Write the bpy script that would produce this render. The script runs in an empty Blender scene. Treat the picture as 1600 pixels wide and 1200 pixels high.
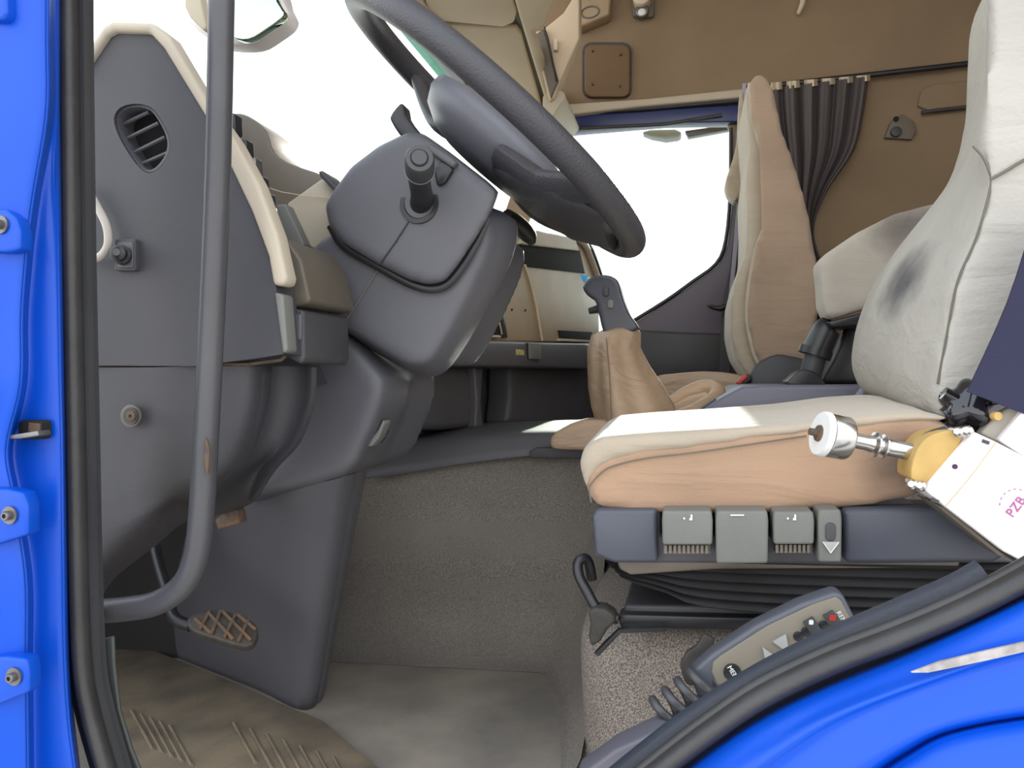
import bpy, bmesh, math, random
from mathutils import Vector, Matrix
random.seed(5)
S = bpy.context.scene
COL = S.collection
# ------------------------------------------------------------------ camera
CZ = 0.52                       # camera height above the cab floor
FPX = 1200.0                    # focal length in pixels of a 1600 wide frame
YAW, ROLL = math.radians(13), 0.035
F = Vector((-math.sin(YAW), math.cos(YAW), 0))
R0 = Vector((math.cos(YAW), math.sin(YAW), 0)); Z0 = Vector((0, 0, 1))
RR = R0*math.cos(ROLL) - Z0*math.sin(ROLL)
UU = R0*math.sin(ROLL) + Z0*math.cos(ROLL)
CAM = Vector((0, 0, CZ))
cd = bpy.data.cameras.new('camera'); cd.sensor_width = 36; cd.lens = 36*FPX/1600
cd.clip_start = 0.02; cd.clip_end = 300
cam = bpy.data.objects.new('camera', cd); COL.objects.link(cam)
M = Matrix((RR, UU, -F)).transposed().to_4x4(); M.translation = CAM
cam.matrix_world = M
S.camera = cam
# ------------------------------------------------------------------ world, sun, exposure
w = bpy.data.worlds.new('world'); S.world = w; w.use_nodes = True
nt = w.node_tree; bg = nt.nodes['Background']
tc = nt.nodes.new('ShaderNodeTexCoord'); sx = nt.nodes.new('ShaderNodeSeparateXYZ')
cr_ = nt.nodes.new('ShaderNodeValToRGB')
nt.links.new(tc.outputs['Generated'], sx.inputs[0]); nt.links.new(sx.outputs['Z'], cr_.inputs[0])
cr_.color_ramp.elements[0].position = 0.0; cr_.color_ramp.elements[0].color = (1.0, 0.98, 0.95, 1)
cr_.color_ramp.elements[1].position = 1.0; cr_.color_ramp.elements[1].color = (0.72, 0.84, 1.0, 1)
nt.links.new(cr_.outputs[0], bg.inputs[0]); bg.inputs[1].default_value = 2.3
sd = bpy.data.lights.new('sun', 'SUN'); sd.energy = 11; sd.angle = math.radians(0.6); sd.color = (1, .95, .86)
sun = bpy.data.objects.new('sun', sd); COL.objects.link(sun)
sdir = (F*FPX + RR*(1110-800) + UU*(600-200)).normalized()      # towards the sun
sun.rotation_euler = sdir.to_track_quat('Z', 'Y').to_euler(); sun.location = sdir*30
vs = S.view_settings; vs.view_transform = 'Standard'; vs.look = 'None'; vs.gamma = 1; vs.use_curve_mapping = False
vs.exposure = 0.22

# ------------------------------------------------------------------ helpers
def ray(px, py): return F*FPX + RR*(px-800) + UU*(600-py)
def P(px, py, Y=None, X=None, Z=None, plane=None):
    d = ray(px, py)
    if plane is not None:
        p, n = plane; t = (p-CAM).dot(n)/d.dot(n)
    elif Y is not None: t = Y/d.y
    elif X is not None: t = X/d.x
    else: t = (Z-CZ)/d.z
    return CAM + d*t
def O(pts, Y): return [P(p[0], p[1], Y) for p in pts]
def catmull(pts, n=6, closed=False):
    out = []; N = len(pts)
    pts = [Vector(p) for p in pts]
    rng = range(N if closed else N-1)
    for i in rng:
        if closed: a, b, c, d = pts[i-1], pts[i], pts[(i+1) % N], pts[(i+2) % N]
        else: a, b, c, d = pts[max(i-1, 0)], pts[i], pts[i+1], pts[min(i+2, N-1)]
        for k in range(n):
            t = k/n
            out.append(0.5*((2*b)+(c-a)*t+(2*a-5*b+4*c-d)*t*t+(3*b-a-3*c+d)*t**3))
    if not closed: out.append(pts[-1])
    return out

MATS = {}
def mat(name, col, rough=.5, metal=0, coat=0, var=0, vscale=8, col2=None, bump=0, bscale=300, btype='noise',
        spec=.5, sheen=0, speck=None, wrinkle=0, stretch=None):
    m = bpy.data.materials.new(name); m.use_nodes = True; n = m.node_tree; L = n.links.new
    b = n.nodes['Principled BSDF']
    b.inputs['Roughness'].default_value = rough; b.inputs['Metallic'].default_value = metal
    b.inputs['Coat Weight'].default_value = coat; b.inputs['Coat Roughness'].default_value = .06
    b.inputs['Specular IOR Level'].default_value = spec; b.inputs['Sheen Weight'].default_value = sheen
    t = n.nodes.new('ShaderNodeTexCoord'); src = t.outputs['Object']
    if stretch:
        mp = n.nodes.new('ShaderNodeMapping'); mp.inputs['Scale'].default_value = stretch; L(src, mp.inputs[0]); src = mp.outputs[0]
    c4 = (*col, 1)
    b.inputs['Base Color'].default_value = c4; cur = None
    if var or col2:
        nz = n.nodes.new('ShaderNodeTexNoise'); nz.inputs['Scale'].default_value = vscale; nz.inputs['Detail'].default_value = 5
        L(src, nz.inputs[0])
        rp = n.nodes.new('ShaderNodeValToRGB'); L(nz.outputs[0], rp.inputs[0])
        k2 = col2 if col2 else tuple(c*(1-var) for c in col)
        rp.color_ramp.elements[0].position = .35; rp.color_ramp.elements[1].position = .65
        rp.color_ramp.elements[0].color = (*k2, 1); rp.color_ramp.elements[1].color = c4
        cur = rp.outputs[0]
    if speck:
        vz = n.nodes.new('ShaderNodeTexNoise'); vz.inputs['Scale'].default_value = speck[1]; vz.inputs['Detail'].default_value = 1
        L(src, vz.inputs[0])
        r2 = n.nodes.new('ShaderNodeValToRGB'); L(vz.outputs[0], r2.inputs[0])
        r2.color_ramp.elements[0].position = .42; r2.color_ramp.elements[1].position = .58
        r2.color_ramp.elements[0].color = (*speck[0], 1); r2.color_ramp.elements[1].color = (1, 1, 1, 1)
        mx = n.nodes.new('ShaderNodeMix'); mx.data_type = 'RGBA'; mx.blend_type = 'MULTIPLY'; mx.inputs[0].default_value = 1
        if cur: L(cur, mx.inputs[6])
        else: mx.inputs[6].default_value = c4
        L(r2.outputs[0], mx.inputs[7]); cur = mx.outputs[2]
    if cur: L(cur, b.inputs['Base Color'])
    if bump:
        if btype == 'noise':
            bz = n.nodes.new('ShaderNodeTexNoise'); bz.inputs['Scale'].default_value = bscale; bz.inputs['Detail'].default_value = 3
        else:
            bz = n.nodes.new('ShaderNodeTexVoronoi'); bz.inputs['Scale'].default_value = bscale
        L(src, bz.inputs[0])
        bp = n.nodes.new('ShaderNodeBump'); bp.inputs['Strength'].default_value = bump; bp.inputs['Distance'].default_value = .002
        L(bz.outputs[0], bp.inputs['Height']); L(bp.outputs[0], b.inputs['Normal'])
        if wrinkle:
            wz = n.nodes.new('ShaderNodeTexNoise'); wz.inputs['Scale'].default_value = 9; wz.inputs['Detail'].default_value = 3; wz.inputs['Distortion'].default_value = 1.2
            wm = n.nodes.new('ShaderNodeMapping'); wm.inputs['Rotation'].default_value = (0, .5, 0); wm.inputs['Scale'].default_value = (.6, 1.5, 2.6)
            L(t.outputs['Object'], wm.inputs[0]); L(wm.outputs[0], wz.inputs[0])
            b2 = n.nodes.new('ShaderNodeBump'); b2.inputs['Strength'].default_value = wrinkle; b2.inputs['Distance'].default_value = .02
            L(wz.outputs[0], b2.inputs['Height']); L(bp.outputs[0], b2.inputs['Normal']); L(b2.outputs[0], b.inputs['Normal'])
    MATS[name] = m; return m
def glassmat(name, tint):
    m = bpy.data.materials.new(name); m.use_nodes = True; n = m.node_tree; n.nodes.clear()
    o = n.nodes.new('ShaderNodeOutputMaterial'); tr = n.nodes.new('ShaderNodeBsdfTransparent'); gl = n.nodes.new('ShaderNodeBsdfGlossy')
    gl.inputs['Roughness'].default_value = .02; tr.inputs[0].default_value = (*tint, 1)
    fr = n.nodes.new('ShaderNodeFresnel'); fr.inputs[0].default_value = 1.25; mx = n.nodes.new('ShaderNodeMixShader')
    n.links.new(fr.outputs[0], mx.inputs[0]); n.links.new(tr.outputs[0], mx.inputs[1]); n.links.new(gl.outputs[0], mx.inputs[2])
    n.links.new(mx.outputs[0], o.inputs[0]); MATS[name] = m; return m

BLUE = mat('blue_paint', (.0, .072, .54), .40, coat=.08, var=.06, vscale=5, spec=.35)
GREY = mat('grey_plastic', (.058, .056, .063), .5, bump=.35, bscale=900, var=.1, vscale=4)
GREY2 = mat('grey_plastic_smooth', (.095, .093, .105), .45, bump=.15, bscale=1200, var=.12, vscale=6)
GREYD = mat('dark_grey_plastic', (.055, .055, .058), .5, bump=.2, bscale=700, var=.2, vscale=5)
LGREY = mat('light_grey_plastic', (.17, .17, .155), .5, bump=.2, bscale=900, var=.12, vscale=20)
BLACK = mat('black_plastic', (.018, .018, .02), .35)
RUBBER = mat('black_rubber', (.045, .043, .042), .42, bump=.2, bscale=200, var=.35, vscale=14)
TRIMR = mat('sill_rubber', (.038, .045, .062), .5, bump=.15, bscale=300, var=.25, vscale=9)
SHADEB = mat('footwell_shade_black', (.018, .017, .016), .95, bump=.3, bscale=60)  # near-black colour standing in for the shade of the footwell
VOID = mat('dark_cavity', (.01, .01, .01), .9)
BEIGE = mat('beige_plastic', (.50, .43, .33), .55, bump=.15, bscale=800, var=.08, vscale=6)
BEIGE2 = mat('beige_console', (.40, .295, .18), .5, bump=.15, bscale=900, var=.15, vscale=7)
HEADL = mat('beige_headliner', (.64, .52, .37), .8, bump=.2, bscale=500, var=.06, vscale=5)
BROWN = mat('brown_lining', (.27, .19, .115), .85, bump=.3, bscale=350, var=.15, vscale=4)
OLIVE = mat('taupe_plastic', (.16, .135, .105), .5, bump=.2, bscale=800, var=.2, vscale=9)
FAB = mat('beige_seat_fabric', (.45, .375, .285), .95, sheen=.3, bump=.25, bscale=260, var=.16, vscale=5, wrinkle=.2)
FABG = mat('pale_ribbed_fabric', (.50, .475, .43), .95, sheen=.3, bump=.5, bscale=160, var=.12, vscale=6, stretch=(1, 1, 5))
FABS = mat('tan_side_fabric', (.43, .275, .175), .9, sheen=.3, bump=.25, bscale=240, var=.2, vscale=4, wrinkle=.22)
LEATH = mat('beige_leather', (.44, .305, .20), .5, bump=.3, bscale=120, var=.15, vscale=8, wrinkle=.4)
CARPET = mat('grey_carpet', (.33, .295, .25), .95, bump=.7, bscale=750, var=.25, vscale=3, speck=((.5, .5, .54), 800))
CARPB = mat('speckled_carpet', (.42, .36, .30), .95, bump=.9, bscale=600, var=.2, vscale=5, speck=((.38, .38, .43), 560))
FLOORM = mat('dusty_floor', (.36, .31, .25), .8, col2=(.20, .18, .155), vscale=5, bump=.4, bscale=500)
MATM = mat('dirty_rubber_mat', (.24, .185, .12), .85, col2=(.13, .105, .075), vscale=11, bump=.5, bscale=420)
NAVY = mat('navy_webbing', (.02, .02, .055), .8, bump=.3, bscale=500)
CURT = mat('grey_curtain', (.10, .085, .085), .9, bump=.3, bscale=300)
CREAM = mat('cream_tape', (.6, .5, .36), .8)
STEEL = mat('polished_steel', (.62, .60, .58), .25, metal=1)
DSTEEL = mat('dull_steel', (.25, .24, .23), .45, metal=.9, var=.3, vscale=40)
RUST = mat('rusty_steel', (.19, .105, .05), .7, metal=.2, col2=(.08, .065, .055), vscale=60)
BAR = mat('grey_painted_bar', (.072, .07, .076), .4, bump=.1, bscale=300, var=.2, vscale=9)
WHITE = mat('white_paint', (.86, .80, .80), .4)
WIRE = mat('cream_cable_sheath', (.55, .50, .42), .45)
YEL = mat('yellowed_rubber', (.62, .40, .13), .6, var=.2, vscale=30)
MAG = mat('magenta_ink', (.42, .10, .30), .6)
REDM = mat('red_plastic', (.45, .03, .02), .4)
INKW = mat('white_ink', (.75, .75, .72), .5)
INKY = mat('yellow_ink', (.65, .55, .2), .5)
STAIN = mat('stained_pale_fabric', (.46, .435, .39), .95, bump=.4, bscale=200, var=.12, vscale=6, wrinkle=.25)
CYAN = mat('blue_sticker', (.02, .32, .62), .4)
MIRR = mat('mirror_glass', (.45, .6, .52), .06, metal=1)
GLW = glassmat('windshield_glass', (.93, .98, .94))
GLD = glassmat('door_glass', (.90, .96, .94))
GREENT = mat('green_tinted_band', (.05, .42, .28), .3)
GROUND = mat('pale_concrete', (.42, .41, .39), .9, var=.2, vscale=.6, bump=.3, bscale=30)
# worn smudge in the bolster fabric: a stain fixed on the cloth
def stain_at(m, c, r, col):
    n = m.node_tree; L = n.links.new; b = n.nodes['Principled BSDF']
    t = n.nodes.new('ShaderNodeTexCoord'); g = n.nodes.new('ShaderNodeNewGeometry')
    mp = n.nodes.new('ShaderNodeVectorMath'); mp.operation = 'SUBTRACT'; mp.inputs[1].default_value = c; L(g.outputs['Position'], mp.inputs[0])
    sc = n.nodes.new('ShaderNodeVectorMath'); sc.operation = 'DIVIDE'; sc.inputs[1].default_value = r; L(mp.outputs[0], sc.inputs[0])
    ln = n.nodes.new('ShaderNodeVectorMath'); ln.operation = 'LENGTH'; L(sc.outputs[0], ln.inputs[0])
    nz = n.nodes.new('ShaderNodeTexNoise'); nz.inputs['Scale'].default_value = 25; L(g.outputs['Position'], nz.inputs[0])
    ad = n.nodes.new('ShaderNodeMath'); ad.operation = 'MULTIPLY_ADD'; L(nz.outputs[0], ad.inputs[0]); ad.inputs[1].default_value = .7; L(ln.outputs['Value'], ad.inputs[2])
    mr = n.nodes.new('ShaderNodeMapRange'); L(ad.outputs[0], mr.inputs[0]); mr.inputs[1].default_value = .55; mr.inputs[2].default_value = 1.45
    mr.inputs[3].default_value = .85; mr.inputs[4].default_value = 0
    mx = n.nodes.new('ShaderNodeMix'); mx.data_type = 'RGBA'; L(mr.outputs[0], mx.inputs[0])
    lk = b.inputs['Base Color'].links[0].from_socket; L(lk, mx.inputs[6]); mx.inputs[7].default_value = (*col, 1); L(mx.outputs[2], b.inputs['Base Color'])

# --- object creation: every mesh gets its origin at its own base ---------------
WPOS = {}
def wpos(o): return WPOS.get(o.name, Vector((0, 0, 0)))
def tag(o, label=None, cat=None, group=None, kind=None):
    if label: o['label'] = label
    if cat: o['category'] = cat
    if group: o['group'] = group
    if kind: o['kind'] = kind
    return o
def link(name, me, m, parent=None, smooth=35):
    o = bpy.data.objects.new(name, me); COL.objects.link(o)
    if m:
        me.materials.clear(); me.materials.append(m)
    if len(me.vertices):
        co = [v.co for v in me.vertices]
        b = Vector(((min(c.x for c in co)+max(c.x for c in co))/2, (min(c.y for c in co)+max(c.y for c in co))/2, min(c.z for c in co)))
        me.transform(Matrix.Translation(-b))
    else: b = Vector((0, 0, 0))
    WPOS[o.name] = b
    if parent: o.parent = parent; o.location = b - wpos(parent)
    else: o.location = b
    for p in me.polygons: p.use_smooth = True
    if smooth < 180:
        try: me.set_sharp_from_angle(angle=math.radians(smooth))
        except Exception: pass
    return o
def thing(name, label, cat, loc, group=None, kind=None):
    o = bpy.data.objects.new(name, None); COL.objects.link(o); o.location = loc; o.empty_display_size = .05
    WPOS[o.name] = Vector(loc); return tag(o, label, cat, group, kind)
def bm2me(bm, name):
    bmesh.ops.recalc_face_normals(bm, faces=bm.faces)
    me = bpy.data.meshes.new(name); bm.to_mesh(me); bm.free(); return me
def bake(me, fn):
    """run modifiers set by fn(object) and return the resulting mesh"""
    t = bpy.data.objects.new('tmp_shape', me); COL.objects.link(t); fn(t)
    dg = bpy.context.evaluated_depsgraph_get(); dg.update()
    out = bpy.data.meshes.new_from_object(t.evaluated_get(dg)); bpy.data.objects.remove(t); return out
def bevelled(me, w_, seg=3, ang=30):
    def f(t):
        b = t.modifiers.new('b', 'BEVEL'); b.width = w_; b.segments = seg; b.limit_method = 'ANGLE'; b.angle_limit = math.radians(ang); b.use_clamp_overlap = True
    return bake(me, f)
def softened(me, vox, it, sub=0):
    def f(t):
        r = t.modifiers.new('r', 'REMESH'); r.mode = 'VOXEL'; r.voxel_size = vox
        s = t.modifiers.new('s', 'SMOOTH'); s.factor = .5; s.iterations = it
    return bake(me, f)
def prism_bm(loop, depth, holes=()):
    """closed loop of 3-D points (planar) pushed along depth; holes cut through"""
    bm = bmesh.new(); loops = []
    for lp in [loop]+list(holes):
        loops.append(([bm.verts.new(p) for p in lp], [bm.verts.new(Vector(p)+depth) for p in lp]))
    for k in (0, 1):
        if len(loops) == 1: bm.faces.new(loops[0][k])
        else:
            es = []
            for l in loops:
                vs_ = l[k]
                for i in range(len(vs_)): es.append(bm.edges.new((vs_[i-1], vs_[i])))
            bmesh.ops.triangle_fill(bm, use_beauty=True, use_dissolve=False, edges=es)
    for a, b in loops:
        n = len(a)
        for i in range(n): bm.faces.new((a[i-1], a[i], b[i], b[i-1]))
    return bm
def slab(name, pts, Y0, Y1, m, parent=None, bevel=0, seg=3, holes=(), curve=0, plane=None, depth=None, smooth=35, soft=None):
    """outline seen in the photograph standing at depth Y0, given its real thickness to Y1"""
    def cv(l): return catmull([(*p, 0) for p in l], curve, True) if curve else l
    def tr(l): return [P(p[0], p[1], plane=plane) if plane else P(p[0], p[1], Y0) for p in cv(l)]
    if depth is None: depth = Vector((0, Y1-Y0, 0))
    me = bm2me(prism_bm(tr(pts), depth, [tr(h) for h in holes]), name)
    if bevel: me = bevelled(me, bevel, seg)
    if soft: me = softened(me, soft[0], soft[1])
    return link(name, me, m, parent, 180 if soft else smooth)
def loopsolid(name, loops, m, parent=None, soft=None, bevel=0, smooth=40):
    """skin through closed loops of 3-D points with equal counts"""
    bm = bmesh.new(); V = [[bm.verts.new(p) for p in l] for l in loops]; n = len(V[0])
    bm.faces.new(V[0]); bm.faces.new(V[-1])
    for a, b in zip(V, V[1:]):
        for i in range(n): bm.faces.new((a[i-1], a[i], b[i], b[i-1]))
    bmesh.ops.triangulate(bm, faces=[f for f in bm.faces if len(f.verts) > 4])
    me = bm2me(bm, name)
    if bevel: me = bevelled(me, bevel)
    if soft: me = softened(me, soft[0], soft[1])
    return link(name, me, m, parent, 180 if soft else smooth)
def tube(name, path, r, m, parent=None, seg=12, closed=False, smooth_n=0, flat=1.0, flatdir=None, caps=True):
    path = [Vector(p) for p in path]; rs = r if isinstance(r, (list, tuple)) else [r]*len(path)
    if smooth_n:
        rr = catmull([(x, 0, 0) for x in rs], smooth_n, closed); path = catmull(path, smooth_n, closed); rs = [q.x for q in rr]
    bm = bmesh.new(); rings = []; N = len(path); prev = None
    for i, p in enumerate(path):
        a = path[i-1] if (i or closed) else p; b = path[(i+1) % N] if (i < N-1 or closed) else p
        t = (b-a).normalized()
        if prev is None:
            s = flatdir if flatdir else (Vector((0, 0, 1)) if abs(t.z) < .9 else Vector((1, 0, 0)))
        else: s = prev
        nx = (s - t*s.dot(t)).normalized(); prev = nx; ny = t.cross(nx)
        rings.append([bm.verts.new(p + (nx*math.cos(2*math.pi*k/seg)*flat + ny*math.sin(2*math.pi*k/seg))*rs[i]) for k in range(seg)])
    for i in range(N if closed else N-1):
        A, B = rings[i], rings[(i+1) % N]
        for k in range(seg): bm.faces.new((A[k-1], A[k], B[k], B[k-1]))
    if not closed and caps: bm.faces.new(rings[0]); bm.faces.new(rings[-1])
    return link(name, bm2me(bm, name), m, parent, 50)
def sweep(name, path, prof, m, parent=None, smooth=40):
    """closed profile (n, y) swept along a path lying in XZ; n is the in-plane normal, y world +Y"""
    path = [Vector(p) for p in path]; bm = bmesh.new(); rings = []
    for i, p in enumerate(path):
        a = path[max(i-1, 0)]; b = path[min(i+1, len(path)-1)]; t = (b-a); t.y = 0; t.normalize()
        nrm = Vector((-t.z, 0, t.x))
        rings.append([bm.verts.new(p + nrm*q[0] + Vector((0, q[1], 0))) for q in prof])
    for A, B in zip(rings, rings[1:]):
        for k in range(len(prof)): bm.faces.new((A[k-1], A[k], B[k], B[k-1]))
    bm.faces.new(rings[0]); bm.faces.new(rings[-1])
    return link(name, bm2me(bm, name), m, parent, smooth)
def sheet(name, rows, m, parent=None, thick=0, nu=4, nv=4, smooth=50):
    """surface through rows of 3-D points, smoothed both ways, thickness away from the camera"""
    rows = [catmull(r, nu) for r in rows] if nu > 1 else [[Vector(p) for p in r] for r in rows]
    if nv > 1:
        cols = [catmull([r[i] for r in rows], nv) for i in range(len(rows[0]))]
        rows = [[c[j] for c in cols] for j in range(len(cols[0]))]
    bm = bmesh.new(); V = [[bm.verts.new(p) for p in r] for r in rows]
    for a, b in zip(V, V[1:]):
        for i in range(len(a)-1): bm.faces.new((a[i], a[i+1], b[i+1], b[i]))
    if thick:
        bmesh.ops.recalc_face_normals(bm, faces=bm.faces)
        f0 = bm.faces[:][len(bm.faces)//2] if False else None
        bm.faces.ensure_lookup_table(); f0 = bm.faces[len(bm.faces)//2]
        sgn = 1 if f0.normal.dot(f0.calc_center_median()-CAM) > 0 else -1
        r = bmesh.ops.extrude_face_region(bm, geom=bm.faces[:])
        bm.normal_update()
        nv_ = [v for v in r['geom'] if isinstance(v, bmesh.types.BMVert)]
        for v in nv_: v.co += Vector((0, 1, 0))*thick if abs(f0.normal.y) > .4 else f0.normal*sgn*thick
    return link(name, bm2me(bm, name), m, parent, smooth)
def box(name, a, b, m, parent=None, bevel=0, R=None, seg=3):
    a, b = Vector(a), Vector(b); bm = bmesh.new(); bmesh.ops.create_cube(bm, size=1)
    for v in bm.verts: v.co = Vector((v.co.x*(b.x-a.x), v.co.y*(b.y-a.y), v.co.z*(b.z-a.z)))
    c = (a+b)/2
    me = bm2me(bm, name)
    if bevel: me = bevelled(me, bevel, seg)
    if R: me.transform(R)
    me.transform(Matrix.Translation(c)); return link(name, me, m, parent)
def disc(name, c, axis, r, h, m, parent=None, bevel=0, seg=28, r2=None):
    bm = bmesh.new(); bmesh.ops.create_cone(bm, cap_ends=True, segments=seg, radius1=r, radius2=r if r2 is None else r2, depth=h)
    me = bm2me(bm, name)
    if bevel: me = bevelled(me, bevel, 2)
    me.transform(Matrix.Translation(c) @ Vector(axis).to_track_quat('Z', 'Y').to_matrix().to_4x4()); return link(name, me, m, parent)
def lathe(name, c, axis, prof, m, parent=None, seg=32):
    """profile of (height along axis, radius)"""
    bm = bmesh.new(); rings = []
    for h, r in prof: rings.append([bm.verts.new((r*math.cos(2*math.pi*k/seg), r*math.sin(2*math.pi*k/seg), h)) for k in range(seg)])
    for A, B in zip(rings, rings[1:]):
        for k in range(seg): bm.faces.new((A[k-1], A[k], B[k], B[k-1]))
    bm.faces.new(rings[0]); bm.faces.new(rings[-1]); me = bm2me(bm, name)
    me.transform(Matrix.Translation(c) @ Vector(axis).to_track_quat('Z', 'Y').to_matrix().to_4x4()); return link(name, me, m, parent, 40)
def text(name, s, c, right, up, h, m, parent=None, ext=.0006):
    cu = bpy.data.curves.new('txt', 'FONT'); cu.body = s; cu.size = h*1.4; cu.extrude = ext; cu.align_x = 'CENTER'; cu.align_y = 'CENTER'
    t = bpy.data.objects.new('tmp_text', cu); COL.objects.link(t)
    dg = bpy.context.evaluated_depsgraph_get(); dg.update(); me = bpy.data.meshes.new_from_object(t.evaluated_get(dg)); bpy.data.objects.remove(t)
    right = Vector(right).normalized(); up = Vector(up); up = (up-right*up.dot(right)).normalized(); n = right.cross(up)
    Mx = Matrix((right, up, n)).transposed().to_4x4(); Mx.translation = c; me.transform(Mx); return link(name, me, m, parent)
def rrect(x0, y0, x1, y1, r, n=4):
    out = []
    for cx, cy, a in ((x1-r, y0+r, -90), (x1-r, y1-r, 0), (x0+r, y1-r, 90), (x0+r, y0+r, 180)):
        for k in range(n+1):
            t = math.radians(a+90*k/n); out.append((cx+r*math.cos(t), cy+r*math.sin(t)))
    return out
def bolt(name, px, py, Y, r, m, parent, pan=1.9, axis=(0, -1, 0)):
    c = P(px, py, Y)
    b = disc(name, c, axis, r*pan, .002, m, parent); 
    lathe('hex_head', c+Vector(axis)*.001, axis, [(0, r), (.004, r), (.005, r*.85), (.005, r*.5), (.002, r*.45), (.002, 0.0001)], m, b, 12)
    return b
V3 = Vector

# ================================================================== SETTING
YW = 2.65     # inner face of the passenger side
g = box('ground', (-20, -20, -1.32), (20, 25, -1.3), GROUND); tag(g, kind='structure')
dk = box('light_block_deck', (-1.43, .90, .60), (-.66, YW, .80), SHADEB); tag(dk, kind='structure')  # hidden deck added to keep windshield light out of the footwell, in shade black
fl = box('floor', (-1.45, .60, -.02), (1.15, YW+.05, 0), FLOORM); tag(fl, kind='structure')
ce = box('ceiling', (-.80, .62, 2.0), (1.15, YW+.05, 2.03), HEADL); tag(ce, kind='structure')
wr = box('wall_rear', (1.12, .62, 0), (1.15, YW+.05, 2.0), BROWN); tag(wr, kind='structure')
wf = box('wall_front', (-1.30, .66, 0), (-1.22, YW+.05, .62), SHADEB); tag(wf, kind='structure')  # front wall coloured with the footwell's shade

# ---- passenger side: door shell below the window, upper lining with window hole
win = [(868, 206), (1040, 192), (1125, 178), (1141, 200), (1140, 300), (1133, 375), (1119, 412), (1080, 440), (985, 505), (930, 540), (860, 545), (790, 430), (815, 370), (838, 300)]
up_out = [(250, -260), (1700, -260), (1700, 760), (1000, 760), (300, 760)]
def yw(p): return [P(a, b, YW) for a, b in p]
def clampz(lp, z0, z1): return [V3((p.x, p.y, min(max(p.z, z0), z1))) for p in lp]
outer = [V3((-1.46, YW, 0)), V3((1.12, YW, 0)), V3((1.12, YW, 2.0)), V3((P(835, 0, YW).x, YW, 2.0)), P(838, 170, YW), P(800, 300, YW), P(765, 400, YW), P(700, 500, YW), V3((-1.46, YW, .7))]
me = bm2me(prism_bm(outer, V3((0, .04, 0)), [yw(win)]), 'wall_right')
wall = link('wall_right', me, BROWN); tag(wall, kind='structure')
wg = slab('window_2', [(a, b) for a, b in win], YW+.02, YW+.024, GLD); tag(wg, kind='structure')

# passenger door trim panel (grey) below the window line
pd = thing('passenger_door', 'far cab door with dark grey inner trim below its side window', 'door', P(1060, 560, YW-.02))
slab('trim_panel', [(820, 566), (985, 509), (1082, 444), (1121, 416), (1137, 380), (1146, 300), (1150, 200), (1168, 170), (1188, 420), (1188, 700), (820, 700)], YW-.05, YW-.004, mat('mauve_grey_trim', (.12, .105, .13), .5, bump=.15, bscale=800), pd, .006)
slab('armrest', [(980, 514), (1062, 519), (1130, 521), (1128, 588), (1040, 592), (925, 580), (925, 560)], YW-.09, YW-.045, GREYD, pd, .01)
tube('window_molding', O([(985, 504), (1040, 470), (1082, 440), (1119, 412), (1134, 375), (1141, 300), (1142, 200)], YW-.052), .006, BLACK, pd, 8, smooth_n=3)
slab('pull_recess', [(962, 512), (1012, 520), (1020, 560), (975, 556)], YW-.052, YW-.04, BLACK, pd)

# header rail of the passenger window: blue body band and dark gaskets
hd = thing('window_header', 'blue and black header rail running above the far side window', 'window frame', P(1000, 182, YW-.03))
hy = YW-.03
slab('body_rail', [(855, 181), (1160, 163), (1162, 190), (1040, 192), (866, 207)], hy, YW+.03, mat('dark_blue_rail', (.02, .03, .12), .35), hd, .004)
tube('upper_gasket', O([(856, 178), (1000, 171), (1172, 156)], hy-.004), .008, BLACK, hd, 8)
tube('lower_gasket', O([(866, 203), (1040, 194), (1128, 180)], hy-.004), .006, RUBBER, hd, 8)
slab('lining_edge', [(858, 172), (873, 163), (1010, 154), (1180, 136), (1182, 150), (1010, 165), (862, 182)], hy-.03, hy+.02, BEIGE, hd, .006)

# door speaker grille, lamp, hook above
sg = thing('speaker_cover', 'square brown cover plate with rounded corners and four screws above the far window', 'cover plate', P(947, 150, YW-.01))
slab('cover_plate', rrect(913, 69, 984, 151, 12), YW-.022, YW-.004, mat('brown_cover', (.16, .095, .045), .7, bump=.3, bscale=600), sg, .004)
slab('lip', rrect(910, 66, 987, 153, 14), YW-.008, YW, GREYD, sg, holes=[rrect(914, 70, 983, 149, 12)])
for a, b in ((926, 80), (970, 86), (926, 132), (969, 135)): disc('screw', P(a, b, YW-.023), (0, -1, 0), .004, .003, BLACK, sg)
lr = thing('reading_lamp', 'small round metal map lamp on the brown side lining', 'lamp', P(1003, 25, YW-.02))
slab('lamp_plate', rrect(988, -14, 1022, 26, 6), YW-.02, YW, OLIVE, lr, .004)
disc('lamp_ring', P(1003, 19, YW-.03), (0, -1, 0), .022, .03, DSTEEL, lr, .004); disc('lamp_lens', P(1003, 19, YW-.047), (0, -1, .2), .013, .006, INKW, lr, .002)
disc('spot_head', P(1003, -2, YW-.04), (0, -1, 0), .03, .05, CREAM, lr, .006)
ov = thing('roof_vent_box', 'pale grey box with an oval recess under the roof beside the overhead locker', 'box', P(922, 35, YW-.04))
slab('housing', [(893, -30), (956, -30), (952, 22), (915, 38), (900, 44)], YW-.06, YW, BEIGE2, ov, .008)
tube('oval_ring', [P(922+14*math.cos(t/16*2*math.pi), 19-9*math.sin(t/16*2*math.pi)-2*math.cos(t/16*2*math.pi), YW-.061) for t in range(16)], .003, OLIVE, ov, 6, closed=True)
tag(tube('coat_hook', O([(1256, -10), (1254, 6), (1247, 22)], YW-.02), [.008, .009, .006], CREAM), 'small cream hook hanging from the brown lining near the top edge', 'hook')

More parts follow.
